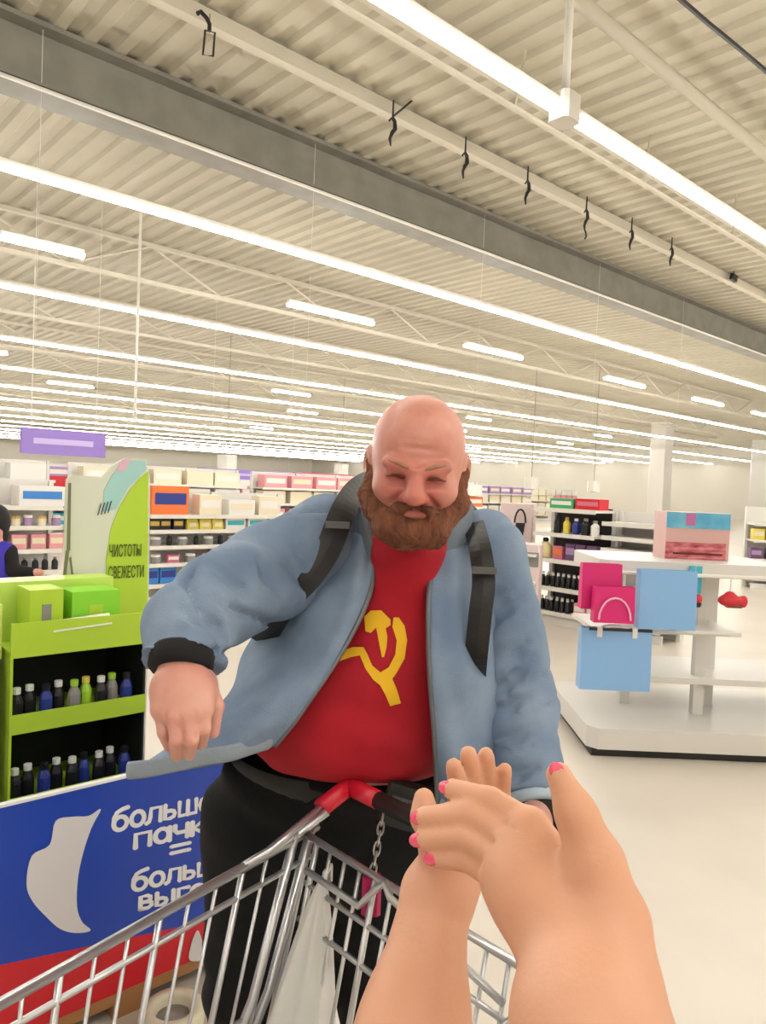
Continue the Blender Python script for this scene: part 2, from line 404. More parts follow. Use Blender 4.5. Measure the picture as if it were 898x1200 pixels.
# columns
def column(px, py_base, w_, lab):
    q = PF(px, py_base); s_ = q.dot(D2); s_ = min([(a + b) / 2 + 1.3 for a, b in zip(SL, SL[1:])], key=lambda v: abs(v - s_)); q = q * (s_ / q.dot(D2)); o = thing('column', lab, 'column', q, AZ)
    MB().rbox((-w_/2, -w_/2, 0), (w_/2, w_/2, ZC), .03).build('shaft', M_white, o)
    MB().rbox((-w_/2 - .03, -w_/2 - .03, 0), (w_/2 + .03, w_/2 + .03, .5), .03).build('bumper', mat('column_bumper', 'b9b4a8', .6), o)
column(771, 611, .95, 'white square column rising far behind the printed carton')
column(890, 614, 1.2, 'broad white column far behind the right-hand shelving')
# ------------------------------------------------------------------ shelving and goods
M_shelf = mat('shelf_white', 'e3e0da', .4)
M_lime = mat('lime_card', 'b7d83a', .5); M_lime2 = mat('lime_bright', '8fd936', .45); M_pale = mat('pale_card', 'dcded0', .5)
M_black = mat('black_gloss', '15141a', .25); M_char = mat('charcoal', '2c2a2e', .4)
PAL = {k: mat('goods_' + k, v, .4) for k, v in dict(black='17161a', white='ece9e4', pink='eaa2a8', orange='ef7a3a', yellow='e8d45a', blue='3f86d6', navy='283a8e', lime='a9d838', red='cf2430', purple='6b4a72', mauve='a98bb4', green='3fa860', cream='ece0c4', brown='7a4a32', teal='3fb0c0', gold='c9a648', rose='cf6f86', grey='8f8d8a', magenta='d81b74').items()}

def bottle_mesh(nm, r, h, body, cap, cap_r=.45, n=10):
    mb = MB(); mb.lathe([(r*.9, 0), (r, .01), (r, h*.62), (r*.8, h*.72), (r*cap_r, h*.8), (r*cap_r, h*.84)], n=n)
    mb.m(1).lathe([(r*cap_r*1.15, h*.84), (r*cap_r*1.15, h*.985), (r*cap_r, h)], n=n); mb.m(0)
    return mb.mesh(nm, [PAL[body], PAL[cap]], smooth=False)
def carton_mesh(nm, x, y, z, body, band):
    mb = MB().rbox((-x/2, 0, 0), (x/2, y, z), .004)
    mb.m(1).box((-x*.42, -.003, z*.35), (x*.42, .0005, z*.75)); mb.m(0); return mb.mesh(nm, [PAL[body], PAL[band]])
def jar_mesh(nm, r, h, body, cap):
    mb = MB().lathe([(r*.92, 0), (r, .008), (r, h*.7), (r*.9, h*.74)], n=10); mb.m(1).lathe([(r*.95, h*.74), (r*.95, h*.97), (r*.85, h)], n=10); mb.m(0)
    return mb.mesh(nm, [PAL[body], PAL[cap]])
def pouch_mesh(nm, x, z, body, band):
    r0 = [(-x/2, -.03), (x/2, -.03), (x/2, .03), (-x/2, .03)]
    mb = MB().loft([[Vector((a, b + .03, 0)) for a, b in r0], [Vector((a*1.02, b*1.1 + .03, z*.4)) for a, b in r0], [Vector((a*.96, b*.12 + .03, z)) for a, b in r0]])
    mb.m(1).box((-x*.3, -.006, z*.25), (x*.3, .004, z*.6)); mb.m(0); return mb.mesh(nm, [PAL[body], PAL[band]])

def gondola(label, loc, rotz, width, boards, depth=.45, top=None, bays=1, backm=None, cat='shelf unit', slope=0):
    """x along the front, y to the back, z up"""
    o = thing('shelf_unit', label, cat, loc, rotz); top = top or boards[-1] + .05
    MB().box((0, depth, .0), (width, depth + .03, top)).build('back_panel', backm or M_shelf, o)
    MB().box((0, .03, 0), (width, .06, .1)).build('kick_plate', M_shelf, o)
    for i in range(bays + 1):
        x = width * i / bays
        MB().box((x - .025, depth - .05, 0), (x + .025, depth + .03, top)).build('upright', M_shelf, o)
    for z in boards:
        b = MB().box((0, 0, z - .03), (width, depth, z)).build('shelf_board', M_shelf, o)
        MB().box((0, -.012, z - .045), (width, 0, z + .004)).build('price_rail', M_white, b)
    return o
def stock(o, z, x0, x1, meshes, step, name, label, cat, group, y=.06, jit=.25, rows=1, base=.0):
    """stand goods one by one along a shelf of o"""
    M = top_matrix(o); x = x0; k = 0
    while x < x1:
        for r in range(rows):
            me = meshes[k % len(meshes)] if not isinstance(label, dict) else None
            p = M @ Vector((x + random.uniform(-jit, jit) * step * .3, y + r * .11 + random.uniform(0, .02), z + .001))
            props(link(name, me, None, p, o.rotation_euler.z + random.uniform(-.06, .06)), label, cat, group)
        x += step; k += 1

# --- long shelf run in the left background, boards facing the aisle
SB = 8.7
def tt(px, py=620, s=SB): return PL(px, py, s).dot(D1)
xa, xb, xc = tt(-60), tt(176), tt(345)
g1 = gondola('white shelf run behind the lime display, its stock pink and peach', H(xa, SB), AZ, tt(73) - xa, [.22, .50, .74, 1.0, 1.22], top=1.5, bays=2)
g2 = gondola('white shelf run behind the raised denim sleeve, stocked with black and yellow packs', H(xb, SB), AZ, xc - xb, [.26, .52, .74, .94, 1.13], top=1.42, bays=2)
pk = carton_mesh('pink_carton', .16, .1, .16, 'pink', 'cream'); oc = carton_mesh('orange_pack', .2, .14, .12, 'orange', 'yellow'); wc = carton_mesh('white_carton', .3, .2, .15, 'white', 'teal')
bb = bottle_mesh('black_bottle', .035, .145, 'black', 'grey'); pj = jar_mesh('mauve_jar', .05, .12, 'mauve', 'white'); cj = jar_mesh('cream_jar', .05, .11, 'cream', 'gold')
W1 = tt(73) - xa
stock(g1, 1.22, .1, W1 - .75, [oc], .26, 'orange_pack', 'orange pack with a yellow band on the upper board behind the lime display', 'pack', 'orange packs left of the header')
stock(g1, 1.0, .1, W1, [cj, pj], .14, 'cosmetic_jar', 'small cream or mauve jar on the shelf run behind the lime display', 'jar', 'jars behind the lime display')
stock(g1, .74, .1, W1, [pk], .2, 'pink_carton', 'pink carton with cream label on the shelf run behind the lime display', 'carton', 'pink cartons behind the lime display')
stock(g1, .50, .1, W1, [bb], .11, 'black_bottle', 'small black bottle on the low board behind the lime display', 'bottle', 'black bottles behind the lime display')
stock(g1, .22, .1, W1, [wc], .36, 'white_carton', 'white carton with teal label on the lowest board behind the lime display', 'carton', 'white cartons behind the lime display')
W2 = xc - xb
yb = pouch_mesh('yellow_pouch', .16, .14, 'yellow', 'cream'); bk = carton_mesh('black_carton', .14, .1, .14, 'black', 'gold'); gp = jar_mesh('grey_tub', .065, .11, 'grey', 'white'); rp = carton_mesh('rose_carton', .16, .1, .1, 'rose', 'white')
stock(g2, .94, .08, .42, [bk], .16, 'black_carton', 'black carton with gold label beside the yellow pouches', 'carton', 'black cartons left of the sleeve')
stock(g2, .94, .62, 1.0, [yb], .18, 'yellow_pouch', 'yellow pouch on the second board behind the denim sleeve', 'pouch', 'yellow pouches behind the sleeve')
stock(g2, .94, 1.25, W2 - .15, [wc], .34, 'white_carton', 'white carton with teal label on the board above the grey tubs', 'carton', 'white cartons behind the sleeve')
stock(g2, .74, .1, W2, [gp, bb], .185, 'grey_tub', 'grey tub or small dark bottle on the board below the yellow pouches', 'tub', 'grey tubs behind the sleeve')
stock(g2, .52, .1, W2, [gp, rp], .24, 'rose_pack', 'rose or grey pack on the low board behind the denim sleeve', 'pack', 'rose packs behind the sleeve')
bl = carton_mesh('blue_carton', .22, .2, .21, 'blue', 'navy')
stock(g2, .262, .05, .4, [bl], .26, 'blue_carton', 'tall blue carton with navy label on the low board next to the lime display', 'carton', 'blue cartons next to the lime display')
cb = carton_mesh('cream_carton', .32, .22, .26, 'cream', 'white'); lb = carton_mesh('wide_white_carton', .42, .26, .2, 'white', 'cream')
stock(g2, 1.13, .85, W2, [cb, lb], .46, 'cream_carton', 'cream carton standing on top of the shelf run behind the denim sleeve', 'carton', 'cream cartons on top of the shelf run')
ob = carton_mesh('orange_box', .5, .3, .36, 'orange', 'navy')
link_o = props(link('orange_box', ob, None, H(xb + .3, SB + .08, 1.131), AZ), 'large orange carton with navy band on the shelf run beside the tall lime header', 'carton')
props(link('blue_white_box', carton_mesh('blue_white_box', .5, .3, .22, 'white', 'blue'), None, H(tt(52), SB + .08, 1.221), AZ), 'white and blue box on top of the shelf run left of the header', 'box')

# --- far rows, one shelf unit after another
rows = [(14, -3, 14, 'cream'), (19, -2, 24, 'mauve'), (25, 0, 34, 'cream'), (32, 1, 46, 'pink'), (41, 2, 56, 'white')]
FC = ('red', 'mauve', 'cream', 'orange', 'white', 'pink', 'green', 'teal', 'yellow')
far_goods = {c: [carton_mesh('far_' + c, .6, .3, .28, c, b) for b in ('white', 'cream')] for c in FC}
spots = []
for i, (s, ta, tb, c) in enumerate(rows):
    x = ta; j = 0
    while x < tb:
        q = H(x, s); pxx = 449 + q.x / max(q.y, .1) * F_PX; q2 = H(x + 3.6, s); px2 = 449 + q2.x / max(q2.y, .1) * F_PX
        if q.y > 6 and px2 > 0 and pxx < 900:
            g = gondola('far white shelf unit, %s row back, %s along it' % (ords[i], ords[j % 14]), q, AZ, 3.6, [.3, .7, 1.1, 1.45], top=1.8, bays=3)
            for bn, z in (('lowest', .3), ('second', .7), ('third', 1.1), ('top', 1.45)):
                cc = random.choice([c, c, 'cream', 'white', 'pink', random.choice(FC)])
                for n_ in range(5):
                    p = top_matrix(g) @ Vector((.4 + n_ * .7 + random.uniform(-.04, .04), .07, z + .001))
                    if -10 < 449 + p.x / p.y * F_PX < 908: spots.append((p.length, tuple(p), cc, i, n_ % 2, bn))
            j += 1
        x += 4.0
spots.sort()
for d_, p, cc, i, k, bn in spots[:280]:
    props(link('goods_carton', far_goods[cc][k], None, p, AZ), '%s carton on the %s board of the %s row of far shelves' % (cc, bn, ords[i]), 'carton', '%s cartons, %s board, %s far row' % (cc, bn, ords[i]))
mb = MB()
for d_, p, cc, i, k, bn in spots[280:]:
    mb.m(FC.index(cc)).box((-.3, 0, 0), (.3, .3, .28), Matrix.Translation(p) @ Matrix.Rotation(AZ, 4, 'Z'))
if mb.v: props(mb.build('distant_goods', [PAL[c] for c in FC]), 'mixed small cartons filling the most distant shelves', 'goods', kind='stuff')
# red header boards over the far rows
for px, py0, py1, wpx, colr, lab in ((20, 556, 572, 120, 'red', 'long red fascia board above the shelving behind the lime header'), (345, 553, 566, 70, 'rose', 'rose fascia board above the far shelving')):
    q = PL(px, py1, 18.3); q2 = PL(px + wpx, py1, 18.3); h_ = (py1 - py0) / F_PX * q.y
    o = thing('fascia_board', lab, 'fascia', Vector((q.x, q.y, q.z)), AZ)
    ln = (q2 - q).dot(D1)
    MB().box((0, 0, 0), (ln, .08, h_)).build('board', PAL[colr], o)
    for xx in (.1, ln - .15): MB().box((xx, .08, -q.z), (xx + .06, .14, h_)).build('post', M_shelf, o)

# --- purple hanging signs
M_sign = mat('sign_purple', '9a7fd0', .5); M_signp = mat('sign_print', 'cdbdf0', .5)
def sign(px0, px1, py0, py1, s, lab, m_=None, band=True):
    a = PL(px0, py1, s); b = PL(px1, py1, s); ln = (b - a).dot(D1); hh = (py1 - py0) / F_PX * a.y
    o = thing('hanging_sign', lab, 'sign', a, AZ)
    MB().rbox((0, 0, 0), (ln, .05, hh), .01).build('panel', m_ or M_sign, o)
    if band: MB().box((ln*.14, -.004, hh*.4), (ln*.84, 0, hh*.62)).build('print_band', M_signp, o)
    for x in (ln*.12, ln*.88): MB().tube([(x, .025, hh), (x, .025, ZC - a.z)],   .004, 4).build('hanger_rod', M_white, o)
sign(24, 124, 500, 531, 11.0, 'purple hanging aisle sign with a pale print band above the lime header')
sign(-40, 45, 541, 554, 15.9, 'low purple hanging aisle sign, further off than the wide one')
sign(232, 352, 548, 560, 16.0, 'long thin purple sign over the shelving behind the denim sleeve')
sign(548, 622, 573, 588, 26.0, 'pale blue lit-up advertising panel hung far behind the man', mat('sign_pale_blue', 'c4d8ec', .4), False)
q = PL(158, 492, 11.5)
single('drop_rod', MB().tube([(0, 0, 0), (0, 0, ZC - q.z)], .022, 6), M_white, 'slender white rod dropping from the ceiling near the purple sign', 'rod', q)
def grn():
    a = PL(891, 412, 9.5); o = thing('hanging_sign', 'small lime green sign hung below the grey steel beam', 'sign', a, AZ)
    MB().rbox((0, 0, 0), (.5, .05, .32), .01).build('panel', mat('sign_lime', '8ede3a', .5), o)
    for x in (.08, .42): MB().tube([(x, .025, .32), (x, .025, ZC - a.z)],   .004, 4).build('hanger_rod', M_white, o)
grn()
# white box speakers hung from rods over the aisles
for px, py, s, w_, lab in ((266, 543, 20, .5, 'white box speaker hung over the shelving behind the denim sleeve'), (400, 551, 24, .5, 'white box speaker hung just beside the bald head'), (623, 566, 16, .42, 'white box speaker hung over the pink end displays'), (696, 570, 14, .36, 'white box speaker hung over the perfume shelves')):
    q = PL(px, py, s); o = thing('box_speaker', lab, 'speaker', q, AZ)
    MB().rbox((-w_/2, -w_/2, -w_/2), (w_/2, w_/2, w_/2), w_*.2).build('case', M_white, o)
    MB().lathe([(w_*.3, -w_/2 - .02), (w_*.3, -w_/2)], n=12).build('grille', PAL['grey'], o)
    MB().tube([(0, 0, w_/2), (0, 0, ZC - q.z)], .012, 5).build('rod', M_wire, o)

# --- shelving by the gift bags, its boards running across the hall
UB = 7.6
def ss(px, py=690): return PU(px, py, UB).dot(D2)
sl, sr = ss(622), ss(776)
RG = AZ - math.pi / 2            # local x = -D2, local y = +D1
wl = sl - ss(694)
RB = M_shelf
g3 = gondola('white perfume shelf unit behind the magenta bag, packed with dark bottles', H(UB, sl), RG, wl, [.16, .46, .80, 1.12, 1.42], top=1.44, bays=1, backm=M_char)
g3b = gondola('white shelf unit behind the blue bags, its boards nearly empty', H(UB + .02, ss(701)), RG, ss(701) - sr, [.16, .46, .80, 1.0, 1.14, 1.3], top=1.42, bays=1)
pb = bottle_mesh('perfume_bottle', .03, .16, 'black', 'white', .5); pbx = carton_mesh('purple_carton', .13, .1, .2, 'purple', 'mauve'); pnk = carton_mesh('pink_box', .16, .12, .14, 'pink', 'white')
stock(g3, .16, .05, wl*.62, [pb], .075, 'perfume_bottle', 'black perfume bottle with white cap on the lowest board beside the pink box', 'bottle', 'perfume bottles on the lowest board', rows=2)
stock(g3, .16, wl*.76, wl - .02, [pnk], .17, 'pink_box', 'pink box at the end of the lowest row of perfume bottles', 'box', 'pink boxes by the perfume')
stock(g3, .46, .05, wl, [pb], .075, 'perfume_bottle', 'black perfume bottle with white cap on the board above the lowest', 'bottle', 'perfume bottles on the second board', rows=2)
org = carton_mesh('coral_carton', .14, .1, .16, 'rose', 'orange')
stock(g3, .80, .31, .36, [org], .2, 'coral_carton', 'coral carton beside the purple cartons', 'carton', None)
stock(g3, .80, .50, wl, [pbx], .145, 'purple_carton', 'dark purple carton with mauve label on the perfume shelf unit', 'carton', 'purple cartons on the perfume shelves')
kinds = [bottle_mesh('tall_black', .045, .22, 'black', 'black'), bottle_mesh('tall_yellow', .045, .2, 'yellow', 'gold'), bottle_mesh('tall_blue', .045, .19, 'navy', 'white'), bottle_mesh('tall_dark', .05, .2, 'black', 'grey'), bottle_mesh('tall_white', .05, .18, 'white', 'grey')]
nms = ['all-black', 'yellow', 'navy blue', 'black grey-capped', 'white']
for i in range(5):
    M = top_matrix(g3); p = M @ Vector((.3 + i * .13, .08, 1.121))
    props(link('lotion_bottle', kinds[i], None, p, RG), '%s lotion bottle on the upper board of the perfume shelves' % nms[i], 'bottle', None)
top_m = [carton_mesh('green_top', .34, .2, .12, 'green', 'white'), carton_mesh('red_top', .34, .2, .13, 'red', 'rose')]
for i, (x, nm) in enumerate(((.25, 'green'), (.62, 'red'))):
    props(link('top_carton', top_m[i], None, top_matrix(g3) @ Vector((x, .2, 1.421)), RG), '%s carton showing over the top of the perfume shelves' % nm, 'carton')
stock(g3b, .80, .1, .4, [bb], .14, 'dark_bottle', 'dark grey-capped bottle on the nearly empty shelf unit', 'bottle', 'dark bottles on the nearly empty unit')

# shelf unit at the right margin
q = PF(880, 690); g4 = gondola('white shelf unit at the far side of the gift display', q, -.15, 2.2, [.2, .55, .9, 1.2], top=1.5, bays=2)
stock(g4, .9, .1, 2.0, [carton_mesh('yellow_top', .2, .16, .2, 'yellow', 'cream')], .24, 'yellow_carton', 'yellow carton on the shelf unit at the far side of the gift display', 'carton', 'yellow cartons right')
stock(g4, .55, .1, 2.0, [carton_mesh('purple_low', .2, .16, .2, 'purple', 'mauve')], .26, 'purple_carton', 'purple carton on the shelf unit at the far side of the gift display', 'carton', 'purple cartons right')

# pink end displays between the man and the perfume shelves
for px, w_, hgt, lab in ((600, .42, 1.45, 'pale pink end display with a black round-handled bag on it'), (609, .36, 1.02, 'lower pale pink end display with grey squares')):
    q = PF(px, 722 if hgt > 1.2 else 745); o = thing('end_display', lab, 'display', q, -.3)
    m_ = mat('pale_pink', 'e3cdcb', .5)
    MB().rbox((-w_/2, 0, 0), (w_/2, .4, hgt), .02).build('body', m_, o)
    MB().box((-w_/2 - .02, -.03, 0), (w_/2 + .02, .42, .1)).build('plinth', M_shelf, o)
    for i in range(3): MB().box((-w_*.42, -.12, .3 + i * .3), (w_*.42, 0, .32 + i * .3)).build('shelf', M_shelf, o)
    if hgt < 1.2:
        for i in range(2): MB().box((-.17 + i*.2, -.01, .78), (-.03 + i*.2, 0, .94)).build('print_square', PAL['grey'], o)
q = PF(606, 722); hb = thing('handbag', 'small black bag with a round handle hung on the pale pink end display', 'bag', q + Vector((-.06, -.1, 1.05)))
MB().slab([(-.05, 0, 0), (.06, 0, 0), (.08, 0, .16), (-.03, 0, .16)], (0, -1, 0), .05).build('body', M_black, hb)
MB().tube([(.02 + .07*math.cos(a), -.02, .16 + .17*math.sin(a)) for a in np.linspace(0, math.pi, 9)], .012, 6).build('handle', M_black, hb)

# --- white gift display
fl = PF(689, 887); M_disp = mat('display_white', 'dcd8d2', .35)
gd = thing('gift_display', 'white tiered gift display on a low plinth with bags hung on its rails', 'display', fl, 0)
MB().rbox((0, 0, .05), (1.75, 1.1, .18), .06).build('plinth', M_disp, gd)
MB().box((.03, .03, 0), (1.7, 1.05, .05)).build('plinth_foot', M_dark, gd)
MB().box((.30, .30, .40), (1.70, .95, .44)).build('low_shelf', M_disp, gd)
MB().box((.02, .10, .76), (.95, .62, .785)).build('middle_shelf', M_disp, gd)
MB().rbox((.06, .12, 1.13), (1.25, .85, 1.21), .05).build('top_shelf', M_disp, gd)
for x, y in ((.82, .40), (.98, .62), (.40, .60)): MB().box((x - .035, y - .03, .18), (x + .035, y + .03, 1.13)).build('post', M_disp, gd)
MB().tube([(.06, .06, 1.14), (1.1, .06, 1.14)], .012, 6).build('rail', M_white, gd)
MB().tube([(.0, .05, .79), (.85, .05, .79)], .012, 6).build('rail', M_white, gd)
def gift_bag(px0, px1, py0, py1, y, colr, lab, rot=0, handle_drop=False, dep=.1, plain=False):
    a = P(px0, py1, y); b = P(px1, py0, y); w_ = (b - a).x; hh = (b - a).z + abs(w_) * .04
    o = thing('gift_bag', lab, 'gift bag', ((a.x + b.x) / 2, y, a.z), rot)
    m_ = mat('bag_' + colr, {'sky': '86b4e4', 'magenta': 'd61a72'}[colr], .45)
    w2 = w_ / 2; d2 = dep / 2
    pr = [(-w2, -d2), (w2, -d2), (w2, d2), (w2 - .01, 0), (w2, d2)][:3] + [(-w2, d2)]
    mb = MB(); out = [[Vector((x*sx, yy*sy, z)) for x, yy in pr] for z, sx, sy in ((0, 1, 1), (hh*.5, 1.0, .9), (hh, 1.0, .7), (hh, .97, .6), (hh*.1, .97, .8))]
    mb.loft(out).build('body', m_, o)
    if plain: return o
    for sgn in (-1, 1):
        if handle_drop: pts = [(.13*math.cos(t) * w_/.33, -d2 - .008 if sgn < 0 else d2*.9, .02 + .13*math.sin(t)) for t in np.linspace(0, math.pi, 11)]
        else: pts = [(.09*math.cos(t), sgn*d2*.66, hh - .015 + .03*math.sin(t)) for t in np.linspace(0, math.pi, 9)]
        if not (handle_drop and sgn > 0): MB().tube(pts, .006, 6).build('handle', mat('cord_pink' if colr == 'magenta' else 'cord_white', 'f3b6d4' if colr == 'magenta' else 'efeff2', .6), o)
    if handle_drop: return o
    MB().box((-w2*.8, -d2*.75 - .004, hh - .012), (w2, -d2*.6, hh + .006)).build('top_edge', M_char, o)
    for x in (-w2*.5, w2*.5): MB().box((x - .015, -d2*.78 - .006, hh - .05), (x + .015, -d2*.6, hh + .01)).build('clip', M_white, o)
    return o
yd = fl.y
gift_bag(677, 762, 741, 805, yd - .02, 'sky', 'sky blue gift bag with white clips hung on the lower rail')
gift_bag(745, 815, 672, 735, yd - .02, 'sky', 'sky blue gift bag hung on the upper rail beside the magenta bags', plain=True)
gift_bag(694, 743, 690, 728, yd - .13, 'magenta', 'small magenta gift bag with a pale pink cord arc', handle_drop=True, dep=.08)
gift_bag(679, 728, 663, 712, yd - .03, 'magenta', 'magenta gift bag hung behind the small one with the cord arc', dep=.08, plain=True)
# printed carton on the top shelf
ca = P(779, 655, yd + .40); cb_ = P(857, 600, yd + .40)
bx = thing('printed_carton', 'printed carton, blue sky over red shapes, on the white gift display', 'carton', (ca.x, ca.y, fl.z + 1.211))
wdt = cb_.x - ca.x; hgt = .31
MB().box((0, 0, 0), (wdt, .22, hgt)).build('box', mat('carton_rose', 'cfa6a0', .4), bx)
MB().box((.0, -.003, hgt*.66), (wdt, 0, hgt)).build('sky_print', mat('carton_sky', '4f9fc6', .4, col2='7cc0d2', vscale=6), bx)
MB().box((0, -.004, 0), (wdt*.95, 0, hgt*.36)).build('red_print', mat('carton_red', '8e1f2c', .4, col2='d98088', vscale=9, stretch=(1, 1, 4)), bx)
MB().box((wdt*.12, -.005, hgt*.1), (wdt*.9, 0, hgt*.14)).build('dark_stripe', mat('carton_dark', '5b1018', .4), bx)
MB().box((wdt*.3, -.005, hgt*.72), (wdt*.45, 0, hgt*.98)).build('pink_print', mat('carton_pink', 'b66a9a', .4), bx)
# toys hanging under the shelf edge
q = P(815, 711, yd + .07); ty = thing('toy_tube', 'red capped black toy hung on a teal card beside the blue bag', 'toy', q)
MB().lathe([(.03, 0), (.035, .01), (.035, .03)], n=12).build('foot', M_black, ty); MB().lathe([(.035, .03), (.04, .045), (.036, .07), (.02, .08)], n=12).build('cap', PAL['red'], ty, smooth=True)
MB().box((-.04, .02, .08), (.04, .026, .25)).build('card', PAL['teal'], ty); MB().tube([(0, .023, .25), (0, .023, 1.13 - q.z)], .004, 4).build('string', M_white, ty)
q = P(855, 712, yd + .1); ty = thing('toy_fish', 'red round toy fish hung from a string on the gift display', 'toy', q)
sd = SDF((-.12, -.08, -.02), (.12, .08, .12), .006); sd.ell((0, 0, .045), (.075, .04, .04)); sd.ell((.085, 0, .04), (.03, .012, .04), .02); sd.ell((0, 0, .085), (.03, .01, .02), .02)
link('body', sd.mesh('body', PAL['red']), ty); MB().box((-.02, -.02, 0), (.07, .02, .012)).build('base', PAL['brown'], ty)
MB().tube([(0, 0, .08), (0, 0, 1.13 - q.z)], .004, 4).build('string', M_white, ty)

# --- lime promotional display
sF, sB = 2.6, 2.98
tL, tR = PL(12, 800, sF).dot(D1), PL(170, 800, sF).dot(D1)
ld = thing('lime_display', 'lime green cardboard display with black bottles and a tall printed header', 'display', H(tL, sF), AZ); LW = tR - tL
MB().box((0, .36, 0), (LW, .375, 1.1)).build('back_board', mat('display_black', '141410', .6), ld)
for x in (0, LW - .008): MB().box((x, 0, .0), (x + .008, .36, 1.02)).build('side_panel', MATS['display_black'] if x else M_lime, ld)
MB().box((LW, -.004, .0), (LW + .006, .004, 1.0)).build('edge_strip', M_white, ld)
for zb, zt in ((1.0, 1.115), (.745, .81), (.47, .53), (.15, .21)):
    tr = MB().box((0, 0, zb), (LW, .36, zb + .012)).build('tray', M_lime, ld)
    MB().box((-.002, -.008, zb), (LW, 0, zt)).build('tray_lip', M_lime, tr)
MB().slab([(.13, -.012, 1.075), (.33, -.012, 1.085), (.335, .03, 1.115), (.135, .03, 1.105)], (0, .2, .98), .003).build('price_card', M_white, ld)
def hp(px, py, ds=0): return PL(px, py, sB - ds)
hd = MB().slab([hp(*p) for p in ((75, 742), (76, 600), (78, 562), (84, 556), (118, 560), (133, 545), (148, 536), (172, 538), (176, 560), (174, 738))][::-1], D2, .01).build('header', M_pale, ld, world=True)
MB().slab([hp(*p, .004) for p in ((127, 737), (124, 700), (125, 655), (130, 620), (140, 595), (152, 575), (164, 560), (174, 552), (173, 737))][::-1], D2, .004).build('lime_print', M_lime, hd, world=True)
MB().slab([hp(*p, .003) for p in ((120, 600), (122, 575), (132, 556), (148, 540), (170, 540), (172, 550), (150, 572), (136, 597))][::-1], D2, .003).build('aqua_print', mat('aqua_print', 'a7d3d2', .5), hd, world=True)
MB().slab([hp(*p, .006) for p in ((136, 552), (144, 538), (154, 538), (146, 552))][::-1], D2, .003).build('pink_print', mat('pink_print', 'e6b9cf', .5), hd, world=True)
for i in range(4): MB().slab([hp(*p, .004) for p in ((114 + i*4, 604 - i), (115 + i*4, 604 - i), (119 + i*4, 590 - i), (118 + i*4, 590 - i))], D2, -.002).build('comb_stroke', MATS['carton_dark'] if 0 else M_char, hd, world=True)
MB().slab([hp(*p, .02) for p in ((78, 645), (82, 645), (83, 566), (80, 566))], D2, -.004).build('grey_strip', mat('olive_grey', '77735c', .6), hd, world=True)  # narrow olive-grey strips set just before the header's left edge
MB().slab([hp(*p, .02) for p in ((72, 692), (75, 692), (81, 645), (77, 645))], D2, -.004).build('grey_strip', MATS['olive_grey'], hd, world=True)
MB().slab([hp(*p, .02) for p in ((85, 684), (87, 683), (83, 652), (81, 654))], D2, -.004).build('grey_strip', MATS['olive_grey'], hd, world=True)
M_ink = mat('green_ink', '5d6b22', .6)
def on_plane(px, py, s, root):
    p = top_matrix(root).inverted() @ PL(px, py, s); return Matrix.Translation(p) @ Matrix.Rotation(math.pi/2, 4, 'X')
sc = PL(449, 600, sB).y
for txt, px, py, w_ in (('ЧИСТОТЫ', 147, 652, 37), ('СВЕЖЕСТИ', 148, 677, 40)):
    text_mesh('lettering', txt, .068, M_ink, hd, on_plane(px, py, sB - .008, ld), .0006, .0008, .40)
# lime cartons and bottles on the display
for i, (x, w_, h_, c, lab) in enumerate(((-.165, .15, .13, 'yellow', 'yellow-green carton at the open end of the lime tray'), (.07, .11, .15, 'lime', 'lime carton with a grey tube print in the lime tray'), (.21, .17, .135, 'green2', 'bright green carton in the lime tray'))):
    m_ = {'yellow': mat('carton_yellowgreen', 'd6e070', .4), 'lime': M_lime, 'green2': M_lime2}[c]
    o = thing('lime_carton', lab, 'carton', H(tL + x + w_/2, sF + .05, 1.0125 if x > 0 else .991), AZ)
    MB().box((-w_/2, 0, 0), (w_/2, .14, h_ + .05)).build('box', m_, o)
    MB().box((-w_*.14, -.002, .07), (w_*.14, 0, h_)).build('print', PAL['grey'] if c == 'lime' else M_lime, o)
o = thing('lime_carton', 'pale lime carton lying behind the others in the lime tray', 'carton', H(tL + .22, sF + .21, 1.0125), AZ)
MB().box((-.2, 0, 0), (.2, .12, .21)).build('box', mat('carton_pale_lime', 'cbe86a', .4), o)
MB().box((-.14, -.002, .12), (.14, 0, .18)).build('print', M_lime2, o)
side = thing('side_stand', 'cream cardboard stand pressed against the lime display', 'display', H(tL - .30, sF + .02), AZ)
MB().box((0, 0, 0), (.27, .3, .99)).build('body', mat('side_cream', 'd8d4c6', .6), side); MB().box((.0, -.006, .9), (.27, 0, .99)).build('lip', M_white, side)
sb = {n: bottle_mesh('small_' + n, .022, .13, n, cp, .55) for n, cp in (('black', 'white'), ('lime', 'yellow'), ('grey', 'lime'), ('navy', 'black'))}
seq = ['black', 'black', 'navy', 'black', 'grey', 'lime', 'black', 'grey', 'navy', 'black']
lab2 = {'black': 'small black bottle with white cap on the %s tray of the lime display', 'lime': 'lime bottle with yellow cap on the %s tray of the lime display', 'grey': 'grey bottle with lime cap on the %s tray of the lime display', 'navy': 'small navy bottle with black cap on the %s tray of the lime display'}
for zi, z in enumerate((.757, .482, .162)):
    for i in range(9):
        n_ = seq[i] if zi == 0 else ('black' if (i + zi) % 3 else 'navy')
        props(link('small_bottle', sb[n_], None, H(tL + .033 + i * .0475, sF + .045 + (.02 if i % 2 else 0), z + .001), AZ), lab2[n_] % ('second', 'third', 'lowest')[zi], 'bottle', n_ + ' bottles on the %s lime tray' % ('second', 'third', 'lowest')[zi])

